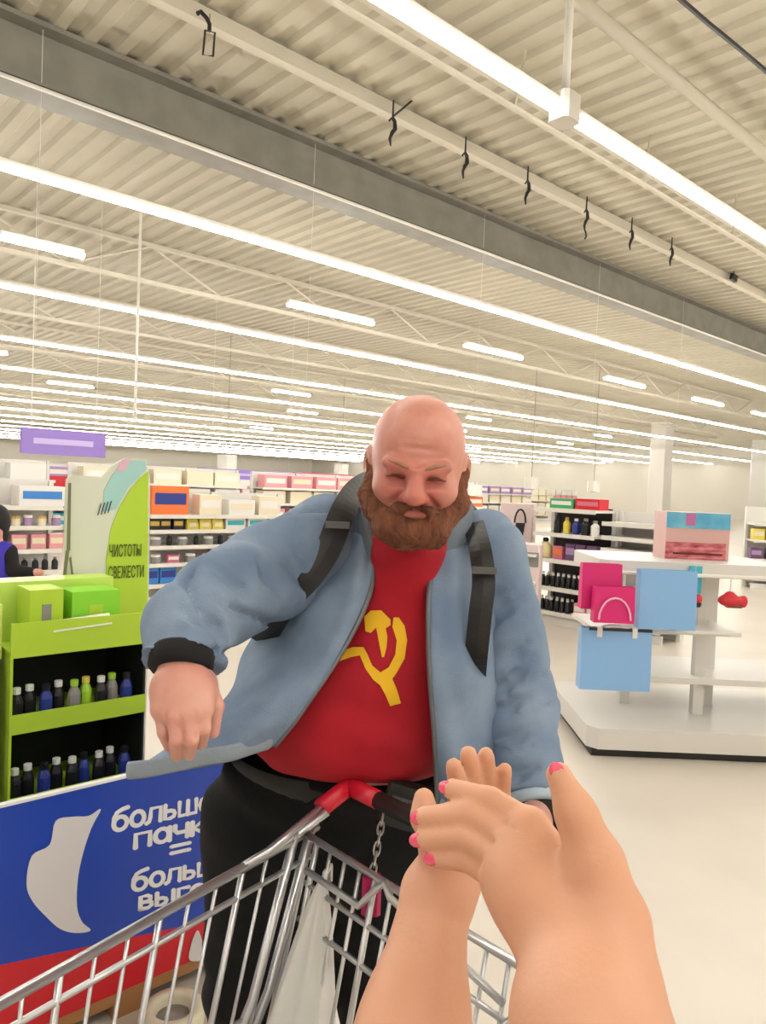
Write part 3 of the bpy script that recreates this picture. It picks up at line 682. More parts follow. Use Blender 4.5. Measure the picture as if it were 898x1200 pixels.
# --- blue pallet box with lettering
sP = 2.09
t0 = PL(-75, 945, sP).dot(D1); t1 = PL(330, 900, sP).dot(D1)
pz = PL(0, 945, sP).z; rz = PL(0, 1131, sP).z
bp = thing('pallet_box', 'blue and red pallet display box with white lettering beside the shopping cart', 'display box', H(t0, sP), AZ); BW = t1 - t0
M_blue = mat('panel_blue', '1f45b4', .35); M_red = mat('panel_red', 'd01f2c', .4); M_wp = mat('print_white', 'efeef0', .5); M_card = mat('cardboard', 'a9794c', .8)
def pw(px, py, ds=0.0): return PL(px, py, sP - ds)
def edge(p0, p1, x):
    """height at local x of the printed edge through two pixels"""
    a, b_ = pw(*p0), pw(*p1); ta, tb_ = a.dot(D1) - t0, b_.dot(D1) - t0; return a.z + (b_.z - a.z) * (x - ta) / (tb_ - ta)
RE = lambda x: edge((0, 1131), (240, 1080), x)
zb0 = .08
fp = MB().slab([(0, 0, RE(0)), (BW, 0, RE(BW)), (BW, 0, pz), (0, 0, pz)], (0, 1, 0), .012).build('front_panel', M_blue, bp)
MB().slab([(0, 0, zb0), (BW, 0, zb0), (BW, 0, RE(BW)), (0, 0, RE(0))], (0, 1, 0), .012).build('red_strip', M_red, bp)
MB().box((0, -.003, pz - .004), (BW, .014, pz + .004)).build('rim', M_wp, bp)
for x in (0, BW - .012): MB().box((x, .012, zb0), (x + .012, .4, pz)).build('side_panel', M_blue, bp)
MB().box((0.012, .012, .3), (BW - .012, .4, .42)).build('contents_board', mat('display_black', '141410'), bp)
for x in (0, BW/2 - .05, BW - .1): MB().box((x, 0, 0), (x + .1, .4, .045)).build('pallet_block', M_card, bp)
for i in range(4): MB().box((0, i*.1, .045), (BW, i*.1 + .085, zb0)).build('pallet_slat', M_card, bp)
Mw = mat('splash_white', 'dcd8dc', .5)
def smooth_poly(pp, n=4):
    a = np.array(pp, float); out = []; k = len(a)
    for i in range(k):
        p0, p1, p2, p3 = a[i-1], a[i], a[(i+1) % k], a[(i+2) % k]
        for t in np.linspace(0, 1, n, endpoint=False): out.append(.5*((2*p1) + (-p0+p2)*t + (2*p0-5*p1+4*p2-p3)*t*t + (-p0+3*p1-3*p2+p3)*t**3))
    return out
MB().slab([pw(px, py, .001) for px, py in smooth_poly(((65, 962), (85, 957), (104, 956), (118, 948), (107, 970), (97, 1000), (91, 1030), (90, 1062), (96, 1080), (106, 1090), (88, 1093), (70, 1088), (54, 1074), (38, 1056), (31, 1036), (37, 1003), (58, 990)))], D2, -.002).build('splash_print', Mw, fp, world=True)
def loop(cx, cy, rx, ry): return [(cx + rx*math.cos(t), cy + ry*math.sin(t)) for t in np.linspace(0, 2*math.pi, 19)]
GL = {'о': (.9, [loop(.45, .5, .34, .41)]), 'б': (.92, [loop(.46, .44, .34, .37), [(.12, .46), (.14, .8), (.28, 1.08), (.52, 1.2), (.82, 1.27)]]),
 'л': (.92, [[(.04, .1), (.16, .14), (.23, .4), (.27, .9), (.79, .9), (.79, .1)]]), 'ь': (.82, [[(.13, .9), (.13, .1), (.45, .1), (.62, .17), (.68, .32), (.62, .47), (.45, .54), (.13, .54)]]),
 'ш': (1.22, [[(.12, .9), (.12, .1), (1.1, .1), (1.1, .9)], [(.61, .9), (.61, .1)]]), 'е': (.9, [[(.14, .48), (.77, .48), (.72, .74), (.45, .91), (.2, .78), (.11, .5), (.2, .22), (.45, .09), (.72, .2)]]),
 'п': (.92, [[(.13, .1), (.13, .9), (.79, .9), (.79, .1)]]), 'а': (.95, [loop(.45, .5, .33, .41), [(.81, .9), (.81, .1)]]), 'ч': (.86, [[(.12, .9), (.12, .62), (.24, .45), (.74, .45)], [(.74, .9), (.74, .1)]]),
 'к': (.84, [[(.13, .9), (.13, .1)], [(.7, .9), (.2, .5), (.73, .1)]]), 'в': (.84, [[(.13, .1), (.13, .9), (.48, .9), (.62, .8), (.62, .64), (.48, .52), (.13, .52)], [(.48, .52), (.68, .42), (.7, .24), (.52, .1), (.13, .1)]]),
 'ы': (1.12, [[(.12, .9), (.12, .1), (.4, .1), (.57, .18), (.62, .32), (.56, .47), (.4, .54), (.12, .54)], [(.98, .9), (.98, .1)]]), 'г': (.72, [[(.13, .1), (.13, .9), (.66, .9)]]),
 'д': (.98, [[(.06, -.14), (.08, .1), (.9, .1), (.92, -.14)], [(.18, .1), (.3, .9), (.76, .9), (.76, .1)]]), '=': (.85, [[(.08, .22), (.76, .22)], [(.08, .66), (.76, .66)]])}
for txt, xa_, xe_, py, hx in (('больше', 130, 249, 976, .053), ('пачка', 155, 262, 996, .051), ('=', 199, 223, 1004, .048), ('больше', 153, 271, 1046, .050), ('выгода', 161, 279, 1068, .048)):
    a, b_ = pw(xa_, py), pw(xe_, py - .225 * (xe_ - xa_)); d = b_ - a; tot = sum(GL[c][0] for c in txt); u = d / tot
    x = 0; mb = MB(); st = .125
    for c in txt:
        wd, strokes = GL[c]
        for sk in strokes:
            sk = [(x + p, q) for p, q in sk]; closed = sk[0] == sk[-1] or (abs(sk[0][0]-sk[-1][0]) < 1e-6 and abs(sk[0][1]-sk[-1][1]) < 1e-6)
            t3 = MB().tube([(p, q, 0) for p, q in (sk[:-1] if closed else sk)], st, 8, closed=closed); n0 = len(t3.v)
            if not closed:      # round stroke ends
                for p, q in (sk[0], sk[-1]): t3.tube([(p, q, -st), (p, q, st)], st, 10)
            mb._add([a + u * v.x + ZZ * (v.y * hx) - D2 * (.002 + max(-1, min(1, v.z / st)) * .0012) for v in t3.v], t3.f)
        x += wd
    mb.build('lettering', M_wp, fp, world=True)
MB().slab([pw(px, py, .002) for px, py in smooth_poly(((222, 1125), (240, 1122), (236, 1100), (231, 1090), (224, 1106)))], D2, -.002).build('spark_print', Mw, fp, world=True)

q = top_matrix(g3) @ Vector((.12, .1, .801)); o = thing('lotion_dispenser', 'pale yellow dispenser with a dark pump beside the coral carton', 'dispenser', q, RG)
MB().lathe([(.07, 0), (.085, .02), (.085, .13), (.06, .18), (.03, .2)], n=14).build('body', mat('pale_yellow', 'ece0a6', .4), o, smooth=True); MB().lathe([(.03, .2), (.035, .21), (.035, .24), (.02, .25)], n=12).build('pump', M_black, o)
# ------------------------------------------------------------------ shopping cart
M_chrome = mat('chrome_wire', 'c9c9cb', .28, metal=.75); M_hred = mat('handle_red', 'd81f38', .35); M_grip = mat('grip_grey', '3a3c3a', .4)
e1 = Vector((.68, -.73, 0)).normalized(); e2 = Vector((-.73, -.68, 0)).normalized()
C0 = P(372, 968, 1.35); SLP = -.14
ct = thing('shopping_cart', 'chrome wire shopping cart with red handle ends, pushed by the man', 'shopping cart', (C0.x - .1, C0.y - .2, 0))
def rim(a, b, dz=0): return C0 + e2 * a + e1 * (b * (.54 - .1 * a) + .04 * a) + ZZ * (SLP * a + dz)   # a along, b across 0..1
LEN = .86
def low(a, b, f): # point down the sloping basket wall, f = 0 rim .. 1 floor
    q = rim(a, b); aa = .17 + a * .76; fl_ = C0 + e2 * aa + e1 * (.05 + b * .42) ; fl_.z = .50 + a * .03
    return q.lerp(fl_, f)
bk = MB().tube([rim(0, 0), rim(LEN, 0), rim(LEN, 1), rim(0, 1)], .0085, 8).build('rim_tube', M_chrome, ct, smooth=True, world=True)
for b_, nm in ((0, 'side_frame'), (1, 'side_frame')):
    sf = MB().tube([low(0, b_, .1), low(LEN, b_, .1)], .0055, 6).build(nm, M_chrome, ct, smooth=True, world=True)
    for f in (.55, 1.0): MB().tube([low(0 if f == 1 else .07, b_, f), low(LEN, b_, f)], .005, 6).build('rail', M_chrome, sf, smooth=True, world=True)
    n = 17
    for i in range(n + 1):
        a = LEN * i / n + .01
        MB().tube([low(a, b_, 0), low(a, b_, 1)], .0032 if i % 3 else .0055, 6).build('wire', M_chrome, sf, smooth=True, world=True)
ff = MB().tube([low(LEN, 0, .5), low(LEN, 1, .5)], .005, 6).build('front_frame', M_chrome, ct, smooth=True, world=True)
for i in range(1, 9): MB().tube([low(LEN, i/9, 0), low(LEN, i/9, 1)], .0032, 6).build('wire', M_chrome, ff, smooth=True, world=True)
fl_ = MB().tube([low(0, 0, 1), low(LEN, 0, 1), low(LEN, 1, 1), low(0, 1, 1)], .006, 6, closed=True).build('basket_floor', M_chrome, ct, smooth=True, world=True)
for i in range(1, 9): MB().tube([low(0, i/9, 1), low(LEN, i/9, 1)], .003, 6).build('wire', M_chrome, fl_, smooth=True, world=True)
# hinged rear flap and the fold-up seat frame in front of it
rf = MB().tube([rim(.03, .0, .0), rim(.03, 1.0, .0)], .0065, 8).build('rear_flap', M_chrome, ct, smooth=True, world=True)
def rear(b, dz, a=.03): return rim(a, b) + ZZ * dz + e2 * (-dz * .2)
for dz in (-.075, -.135, -.3): MB().tube([rear(.05, dz), rear(.95, dz)], .005, 6).build('rail', M_chrome, rf, smooth=True, world=True)
for i in range(13): MB().tube([rear(.07 + i * .072, -.002), rear(.07 + i * .072, -.46)], .0034 if i % 4 else .0055, 6).build('wire', M_chrome, rf, smooth=True, world=True)
st = MB().tube([rear(.10, -.03, .06), rear(.36, -.03, .06), rear(.40, .0, .05), rear(.43, .015, .05), rear(.46, -.0, .05), rear(.9, -.03, .06)], .006, 8).build('seat_frame', M_chrome, ct, smooth=True, world=True)
# posts, base and wheels
for b_ in (0, 1):
    for da in (.012, .05):
        MB().tube([rim(da, b_, .012), low(da + .02, b_, .5), low(da + .12, b_, 1.02), (low(da + .3, b_, 1).x, low(da + .3, b_, 1).y, .2)], .0085, 8).build('frame_post', M_chrome, ct, smooth=True, world=True)
    q0 = low(.2, b_, 1); q1 = low(LEN, b_, 1)
    MB().tube([(q0.x, q0.y, .2), (q1.x, q1.y, .17)], .011, 8).build('chassis_tube', M_chrome, ct, smooth=True, world=True)
    for q in (low(.25, b_, 1), low(LEN - .05, b_, 1)):
        wh = MB().box((q.x - .015, q.y - .02, .09), (q.x + .015, q.y + .02, .2)).build('caster', M_grip, ct, world=True)
        mb = MB(); mb.lathe([(.02, -.014), (.06, -.012), (.062, 0), (.06, .012), (.02, .014)], n=18); mb.v = [Matrix.Translation((q.x, q.y, .062)) @ (Matrix.Rotation(-.82, 4, 'Z') @ Matrix.Rotation(math.pi/2, 4, 'X') @ v) for v in mb.v]
        mb.build('wheel', M_dark, wh, world=True)
# handle: red ends on two tubes, a grey grip between
hc = P(410, 921, 1.40); ha = P(376, 947, 1.345); hr = hc + e1 * .52; hra = ha + e1 * .52
hb = MB().tube([hc + e1 * .075, hr - e1 * .075], .016, 10).build('handle_grip', M_grip, ct, smooth=True, world=True)
for p0, p1, sg in ((ha, hc, 1), (hra, hr, -1)):
    MB().tube([p0, p0.lerp(p1, .8), p1, p1 + e1 * .015 * sg, p1 + e1 * .08 * sg], [.017, .017, .019, .018, .017], 10).build('handle_end', M_hred, hb, smooth=True, world=True)
for off, b_ in ((0, 0), (.014, 0), (0, 1), (-.014, 1)):
    base = ha if b_ == 0 else hra
    MB().tube([base + e1 * off * 1.4, rim(.11 + abs(off) * -4, b_, .004), rim(.16 + abs(off) * -4, b_, .002)], .0075, 8).build('handle_tube', M_chrome, ct, smooth=True, world=True)
# coin lock on a short chain
ka = hc + e1 * .095 + Vector((0, -.012, -.015)); kb = rear(.33, -.02, .02)
cl = MB().rbox((kb.x - .016, kb.y - .012, kb.z - .05), (kb.x + .016, kb.y + .012, kb.z + .012), .006).build('coin_lock', mat('lock_magenta', 'b81a58', .4), ct, world=True)
n = 6
for i in range(n):
    q = ka.lerp(kb + ZZ * .012, (i + .5) / n); d = (kb - ka); L = d.length / n * .68; u = d.normalized(); v_ = Vector((1, 0, 0)) if i % 2 else Vector((0, 1, 0))
    v_ = (v_ - u * v_.dot(u)).normalized()
    MB().tube([q + u * L * math.cos(t) + v_ * .0055 * math.sin(t) for t in np.linspace(0, 2*math.pi, 11)[:-1]], .0018, 5, closed=True).build('chain_link', mat('chain_steel', 'b9b4ae', .35, metal=.6), cl, smooth=True, world=True)

# white bag hanging from the rear corner inside the basket
tp = P(378, 1032, 1.262)
bg = thing('carrier_bag', 'white plastic bag hanging in folds from the rear rail of the cart', 'bag', tp)
rings = []
for i in range(15):
    f = i / 14; z = -.30 * f; ctr = Vector((-.012 * f * 3, -.06 * f, z)); r = .006 + .062 * f ** .8
    rings.append([ctr + Vector((r * math.cos(t) * (1 + .14 * math.sin(5*t + 3*f)), r * .55 * math.sin(t) * (1 + .2 * math.sin(7*t)), .008 * math.sin(3*t) * f)) for t in np.linspace(0, 2*math.pi, 49)[:-1]])
MB().loft(rings).build('bag', mat('bag_white', 'dedcd8', .4, sss=.2), bg, smooth=True)
MB().tube([(.0, 0, -.02), (.004, .004, .012), (.012, .014, .02), (.012, .02, -.01)], .005, 6).build('handle_loop', MATS['bag_white'], bg, smooth=True)

# cream roll on the floor in front of the pallet box
q = PL(203, 1187, 1.96); ro = thing('paper_roll', 'cream paper roll standing by the red foot of the pallet box', 'roll', (q.x, q.y, 0)); hz = q.z + .02
MB().lathe([(.055, 0), (.088, 0), (.09, .01), (.09, hz - .012), (.084, hz), (.06, hz), (.055, hz - .01), (.055, 0)][:7] + [(.05, hz - .1)], n=28).build('roll', mat('roll_cream', 'e6dfc4', .7), ro, smooth=True)
MB().lathe([(.048, .0), (.05, .01), (.05, hz - .03)], n=20).build('core', mat('roll_core', 'a8a29a', .8), ro, smooth=True)
# ------------------------------------------------------------------ the man
def skin_mat(name, base, red, rough=.42):
    m_ = mat(name, base, rough, col2=red, vscale=14, bump=.06, bscale=220, sss=.08); return m_
M_skin = skin_mat('skin_fair', 'd9a392', 'cf8f80'); M_face = skin_mat('skin_face', 'd39684', 'c07a6c')
M_denim = mat('denim', '6b7f9a', .85, col2='8799b0', vscale=7, bump=.25, bscale=380); M_denim_in = mat('denim_hem', '8f9aa6', .85, bump=.2, bscale=300)
M_tee = mat('tee_red', 'b00a22', .8, var=.08, vscale=12, bump=.15, bscale=500); M_yel = mat('print_yellow', 'f2bd1c', .7)
M_trs = mat('trousers_black', '050506', 1.0, bump=.2, bscale=200); M_belt = mat('belt_black', '0e0f0c', .5); M_cuff = mat('cuff_black', '121113', .9, bump=.2, bscale=300)
M_beard = mat('beard_brown', '5e3524', .9, col2='824f36', vscale=60, bump=.6, bscale=160, stretch=(1, 1, .4)); M_zip = mat('zip_grey', '6d6f74', .4, metal=.4)
M_strap = mat('strap_black', '0d0d0e', .5, bump=.15, bscale=300); M_buckle = mat('buckle_grey', '5a5a58', .4)
hip = P(378, 950, 1.62)
man = thing('person', 'bald bearded man in denim jacket and red emblem T-shirt pushing the cart', 'person', (hip.x, hip.y + .02, 0))
def cr(pts, n):
    """Catmull-Rom through rows of numbers"""
    a = np.array(pts, float); a = np.vstack([2*a[0]-a[1], a, 2*a[-1]-a[-2]]); out = []
    for i in range(1, len(a)-2):
        for t in np.linspace(0, 1, n, endpoint=False):
            p0, p1, p2, p3 = a[i-1:i+3]; out.append(.5*((2*p1) + (-p0+p2)*t + (2*p0-5*p1+4*p2-p3)*t*t + (-p0+3*p1-3*p2+p3)*t**3))
    out.append(a[-2]); return np.array(out)
def sections(rows, n=56, k=6, wr=0, seed=1):
    """rows of (px, py, front y, rx, ry) -> rings of points"""
    arr = []
    for px, py, yf, rx, ry in rows: c = P(px, py, yf); arr.append((c.x, c.y + ry, c.z, rx, ry))
    rings = []; f = wrinkle(28, wr, seed)
    for x, y, z, rx, ry in cr(arr, k):
        rg = []
        for t in np.linspace(0, 2*math.pi, n, endpoint=False):
            cx, sy = math.cos(t), math.sin(t); e = .9
            p = Vector((x + rx * math.copysign(abs(cx)**e, cx), y + ry * math.copysign(abs(sy)**e, sy), z))
            if wr: d = float(f(p.x, p.y, p.z)); p += Vector((cx, sy, 0)) * d
            rg.append(p)
        rings.append(rg)
    return rings
TEE = [(481, 634, 1.312, .068, .10), (480, 652, 1.312, .070, .11), (477, 678, 1.335, .082, .12), (466, 720, 1.352, .150, .145), (446, 790, 1.345, .212, .18), (432, 845, 1.345, .225, .195), (424, 885, 1.35, .235, .195), (418, 908, 1.375, .225, .18), (415, 918, 1.40, .20, .16)]
tee = MB().loft(sections(TEE, wr=.0035)).build('t_shirt', M_tee, man, smooth=True, world=True)
# emblem printed on the chest, following the cloth
from mathutils.bvhtree import BVHTree
from mathutils.geometry import delaunay_2d_cdt
def on_shirt(polys, name, m_, lift=.0025):
    off = Vector(man.location); bvh = BVHTree.FromPolygons([v.co + off for v in tee.data.vertices], [tuple(p.vertices) for p in tee.data.polygons])
    V = []; Fs = []
    for poly in polys:
        pts = []
        for i in range(len(poly)):
            a = Vector(poly[i]); b = Vector(poly[(i+1) % len(poly)]); k = max(1, int((b-a).length / 3))
            pts += [a.lerp(b, j/k) for j in range(k)]
        n0 = len(pts)
        def inside(x, y):
            c = False
            for i in range(n0):
                x1, y1 = pts[i]; x2, y2 = pts[(i+1) % n0]
                if (y1 > y) != (y2 > y) and x < (x2-x1)*(y-y1)/(y2-y1)+x1: c = not c
            return c
        xs = [p.x for p in pts]; ys = [p.y for p in pts]
        extra = [Vector((x, y)) for x in np.arange(min(xs), max(xs), 4) for y in np.arange(min(ys), max(ys), 4) if inside(x, y)]
        r = delaunay_2d_cdt(pts + extra, [(i, (i+1) % n0) for i in range(n0)], [], 1, 1e-4)
        b0 = len(V)
        for q in r[0]:
            d = ray(q.x, q.y).normalized(); loc, nrm, _, _ = bvh.ray_cast(CAM, d)
            V.append((loc if loc else CAM + d*1.4) - d * lift - off)
        Fs += [tuple(b0 + i for i in f)[::-1] for f in r[2]]
    me = bpy.data.meshes.new(name); me.from_pydata([tuple(v) for v in V], [], Fs); me.materials.append(m_); me.polygons.foreach_set('use_smooth', [True]*len(Fs)); me.update()
    return link(name, me, tee)
def cp(x, y): return (300 + x / 2.363, 600 + y / 2.363)
HAM = [(300, 290), (318, 273), (347, 272), (373, 298), (373, 313), (360, 322), (364, 345), (362, 375), (355, 402), (349, 402), (343, 372), (338, 345), (333, 320), (318, 335), (303, 330)]
SIC = [(381, 292), (396, 292), (412, 315), (419, 355), (412, 405), (390, 445), (378, 462), (390, 490), (402, 530), (372, 538), (358, 505), (344, 480), (325, 465), (304, 435), (288, 397), (262, 402), (232, 413), (222, 405), (235, 386), (268, 374), (298, 374), (308, 392), (322, 425), (345, 444), (368, 430), (386, 395), (390, 355), (378, 318)]
em = on_shirt([[cp(*p) for p in HAM], [cp(*p) for p in SIC]], 'emblem', M_yel); em['label'] = 'yellow hammer and sickle print'

# trousers
sd = SDF((hip.x - .42, 1.3, .0), (hip.x + .42, 2.0, 1.1), .011)
pb = P(395, 935, 1.42)
sd.ell((pb.x + .0, 1.62, 1.0), (.255, .185, .12), .05); sd.ell((hip.x + .0, 1.65, .86), (.255, .195, .17), .06)
for sx, kx, fx in ((-.125, -.14, -.15), (.125, .15, .17)):
    sd.chain([(hip.x + sx, 1.65, .84), (hip.x + kx, 1.61, .50), (hip.x + fx, 1.68, .10)], [.145, .1, .078], .04)
sd.cut((0, 1.45, pb.z + .03), (0, .2, 1)); sd.cut((0, 0, .06), (0, 0, -1)); sd.warp(wrinkle(26, .005, 5))
tr = sd.build('trousers', M_trs, man)
for sx in (-.15, .17):
    sd = SDF((hip.x + sx - .09, 1.4, -.01), (hip.x + sx + .09, 1.82, .16), .008); sd.cap((hip.x + sx, 1.52, .045), (hip.x + sx, 1.70, .05), .046, .044, .02); sd.cap((hip.x + sx, 1.68, .06), (hip.x + sx, 1.68, .12), .05, .045, .03); sd.cut((0, 0, .004), (0, 0, -1))
    sd.build('shoe', mat('shoe_black', '19181a', .5), man)
# belt and a pouch on it
blt = []
for t in np.linspace(0, 2*math.pi, 48, endpoint=False):
    q = pb + Vector((  .24 * math.cos(t), .2 + .178 * math.sin(t), .012 + .015 * math.sin(t)))
    blt.append(q)
mb = MB(); mb.loft([[q + ZZ * .02 for q in blt], [Vector((q.x, q.y, q.z)) + (q - pb - Vector((0, .2, 0))).normalized() * .006 for q in blt], [q - ZZ * .022 for q in blt]], cap=False); bl_ = mb.build('belt', M_belt, man, smooth=True, world=True)
q = P(476, 945, 1.37); po = MB(); M = Matrix.Translation(q) @ Matrix.Rotation(.25, 4, 'Y')
po.box((-.04, 0, -.045), (.045, .035, .035), M).build('belt_pouch', mat('pouch_grey', '2b2c2b', .5), man, world=True)
MB().box((-.03, -.003, .008), (.036, .0, .014), M).build('pouch_clip', M_buckle, man.children[-1] if False else [c for c in man.children if c.name.startswith('belt_pouch')][0], world=True)

# jacket body: one sheet from zip edge round the back to the other zip edge
J = [[(441, 640, 1.41), (418, 622, 1.45), (385, 605, 1.54), (430, 606, 1.68), (545, 610, 1.68), (574, 622, 1.57), (537, 636, 1.45), (508, 645, 1.40)],
     [(434, 695, 1.35), (398, 690, 1.365), (338, 690, 1.49), (380, 690, 1.74), (555, 680, 1.78), (580, 690, 1.53), (541, 698, 1.37), (502, 700, 1.34)],
     [(402, 762, 1.315), (360, 765, 1.33), (287, 765, 1.47), (335, 760, 1.74), (550, 760, 1.82), (584, 770, 1.50), (545, 780, 1.335), (503, 780, 1.318)],
     [(352, 836, 1.285), (308, 832, 1.255), (272, 812, 1.38), (310, 820, 1.74), (545, 830, 1.83), (588, 850, 1.50), (548, 860, 1.34), (509, 862, 1.315)],
     [(340, 852, 1.28), (285, 856, 1.22), (215, 862, 1.27), (300, 845, 1.74), (540, 860, 1.83), (588, 890, 1.52), (549, 905, 1.355), (511, 905, 1.33)],
     [(322, 874, 1.275), (245, 892, 1.19), (156, 906, 1.22), (320, 885, 1.82), (535, 890, 1.82), (588, 925, 1.53), (549, 945, 1.37), (513, 948, 1.345)]]
JP = [cr([tuple(P(*q)) for q in row], 5) for row in J]; JP = [cr([r[i] for r in JP], 5) for i in range(len(JP[0]))]
nc, nr = len(JP), len(JP[0]); fw = wrinkle(34, .011, 9); Vj = []
for i in range(nc):
    for j in range(nr):
        p = JP[i][j]; d = float(fw(p[0], p[1]*.6, p[2]*.5)) + .007 * math.sin(i * 1.35 + .25 * j); Vj.append(Vector(p) + Vector((0, 1, 0)) * (d if 0 < i < nc-1 else d*.2))
mb = MB(); mb._add(Vj, [(i*nr+j, i*nr+j+1, (i+1)*nr+j+1, (i+1)*nr+j) for i in range(nc-1) for j in range(nr-1)])
jk = mb.build('jacket', M_denim, man, smooth=True, world=True); subsurf(jk, 1, .009, 0)
zedge = [Vj[j] for j in range(nr)], [Vj[(nc-1)*nr+j] for j in range(nr)]
for e in zedge: MB().tube([p + Vector((0, -.003, 0)) for p in e], .0048, 6).build('zip', M_zip, jk, smooth=True, world=True)
hem = [Vj[i*nr+nr-1] for i in range(nc)]
mb = MB(); mb._add([p + Vector((0, -.010, -.004)) for p in hem] + [p + Vector((0, -.013, .028)) for p in hem], [(i, i+1, nc+i+1, nc+i) for i in range(nc-1)])
hm = mb.build('hem_band', M_denim_in, jk, smooth=True, world=True); subsurf(hm, 1, .008, 0)
# collar
cpts = [(441, 652, 1.40), (432, 625, 1.43), (428, 598, 1.52), (490, 590, 1.60), (545, 602, 1.53), (531, 630, 1.44), (508, 655, 1.405)]
cc = cr([tuple(P(*q)) for q in cpts], 6); ctr = Vector(P(488, 625, 1.50)); mb = MB(); k = len(cc); rows3 = []
for zoff, out in ((-.03, .012), (.0, .02), (.035, .012), (.03, .0), (-.03, .0)): rows3 += [Vector(p) + ZZ * zoff + (Vector((p[0], p[1], 0)) - Vector((ctr.x, ctr.y, 0))).normalized() * out for p in cc]
mb._add(rows3, [(a*k+i, a*k+i+1, (a+1)*k+i+1, (a+1)*k+i) for a in range(4) for i in range(k-1)])
col_ = mb.build('collar', mat('collar_grey', '6f7a86', .85, bump=.2, bscale=300), jk, smooth=True, world=True); subsurf(col_, 1)
# shoulders and sleeves
def sleeve(pts, rs, cutp, cutn, wr, seed, fold, creases):
    p3 = [P(*q) for q in pts]; lo = np.min([tuple(p) for p in p3], 0) - .14; hi = np.max([tuple(p) for p in p3], 0) + .14
    sd = SDF(lo, hi, .0065); sd.chain([tuple(p) for p in p3], rs, .012)
    ax = [np.array(p3[i+1] - p3[i]) / (p3[i+1] - p3[i]).length for i in range(len(p3)-1)]
    a0 = np.array(p3[1]); d0 = ax[1]
    def folds(X, Y, Z):
        u = (X-a0[0])*d0[0] + (Y-a0[1])*d0[1] + (Z-a0[2])*d0[2]
        ph1 = 26*u + 11*Z + 2.2*np.sin(13*X + seed) + 1.6*np.sin(17*Y + 2*seed); ph2 = 19*u - 15*Z + 9*X + 2.0*np.sin(15*Z + seed)
        g1_ = (1 - np.abs(np.sin(ph1)))**3 * np.clip(.25 + .9*np.sin(10*X + 14*Z + 7*Y + seed), 0, 1); g2_ = (1 - np.abs(np.sin(ph2)))**4 * np.clip(.2 + np.sin(12*X - 9*Z + 5*Y + 2*seed), 0, 1)
        return fold * (.034*g1_ + .028*g2_) - .005
    sd.warp(folds); sd.warp(wrinkle(24, wr, seed)); sd.cut(cutp, cutn)
    for c in creases: sd.crease(c)
    return sd, p3
sd, p3 = sleeve([(425, 628, 1.56), (385, 632, 1.50), (320, 668, 1.40), (256, 702, 1.26), (224, 732, 1.17), (209, 800, 1.09)], [.08, .088, .086, .076, .068, .06], tuple(P(213, 772, 1.10)), tuple(P(210, 800, 1.09) - P(217, 740, 1.14)), .0035, 2, .8, [[(248, 662), (268, 676), (284, 690), (296, 702)], [(212, 712), (235, 722), (252, 736), (262, 752)], [(305, 655), (314, 676), (330, 695)], [(338, 640), (350, 668), (356, 690)], [(196, 748), (206, 738), (222, 738)]])
s1 = sd.build('sleeve', M_denim, jk, relax=1)
sd, q3 = sleeve([(535, 640, 1.58), (566, 648, 1.54), (590, 725, 1.52), (611, 830, 1.47), (622, 900, 1.39), (628, 960, 1.32)], [.072, .082, .072, .07, .062, .053], tuple(P(625, 938, 1.345)), tuple(P(628, 960, 1.32) - P(622, 900, 1.39)), .0035, 4, .3, [[(556, 742), (574, 730), (592, 714), (612, 702)], [(562, 716), (580, 700), (598, 690)], [(572, 815), (590, 806), (606, 792), (624, 772)], [(574, 832), (596, 828), (618, 816)], [(580, 868), (604, 862), (630, 850)], [(588, 905), (606, 908), (628, 900)], [(590, 776), (606, 766), (618, 752)]])
s2 = sd.build('sleeve', M_denim, jk, relax=1)
def band(a, b, r, m_, nm, par):
    a, b = Vector(a), Vector(b); pts = [a.lerp(b, f) for f in (0, .15, .5, .85, 1)]
    MB().tube(pts, [r*.96, r*1.03, r*1.04, r*1.03, r*.94], 24).build(nm, m_, par, smooth=True, world=True)
band(P(215, 762, 1.105), P(211, 786, 1.085), .046, M_cuff, 'inner_cuff', s1)
band(P(623, 932, 1.352), P(626, 946, 1.338), .053, mat('cuff_pale', 'a9bac8', .85), 'cuff_band', s2); band(P(626, 946, 1.338), P(632, 972, 1.30), .042, M_cuff, 'inner_cuff', s2)

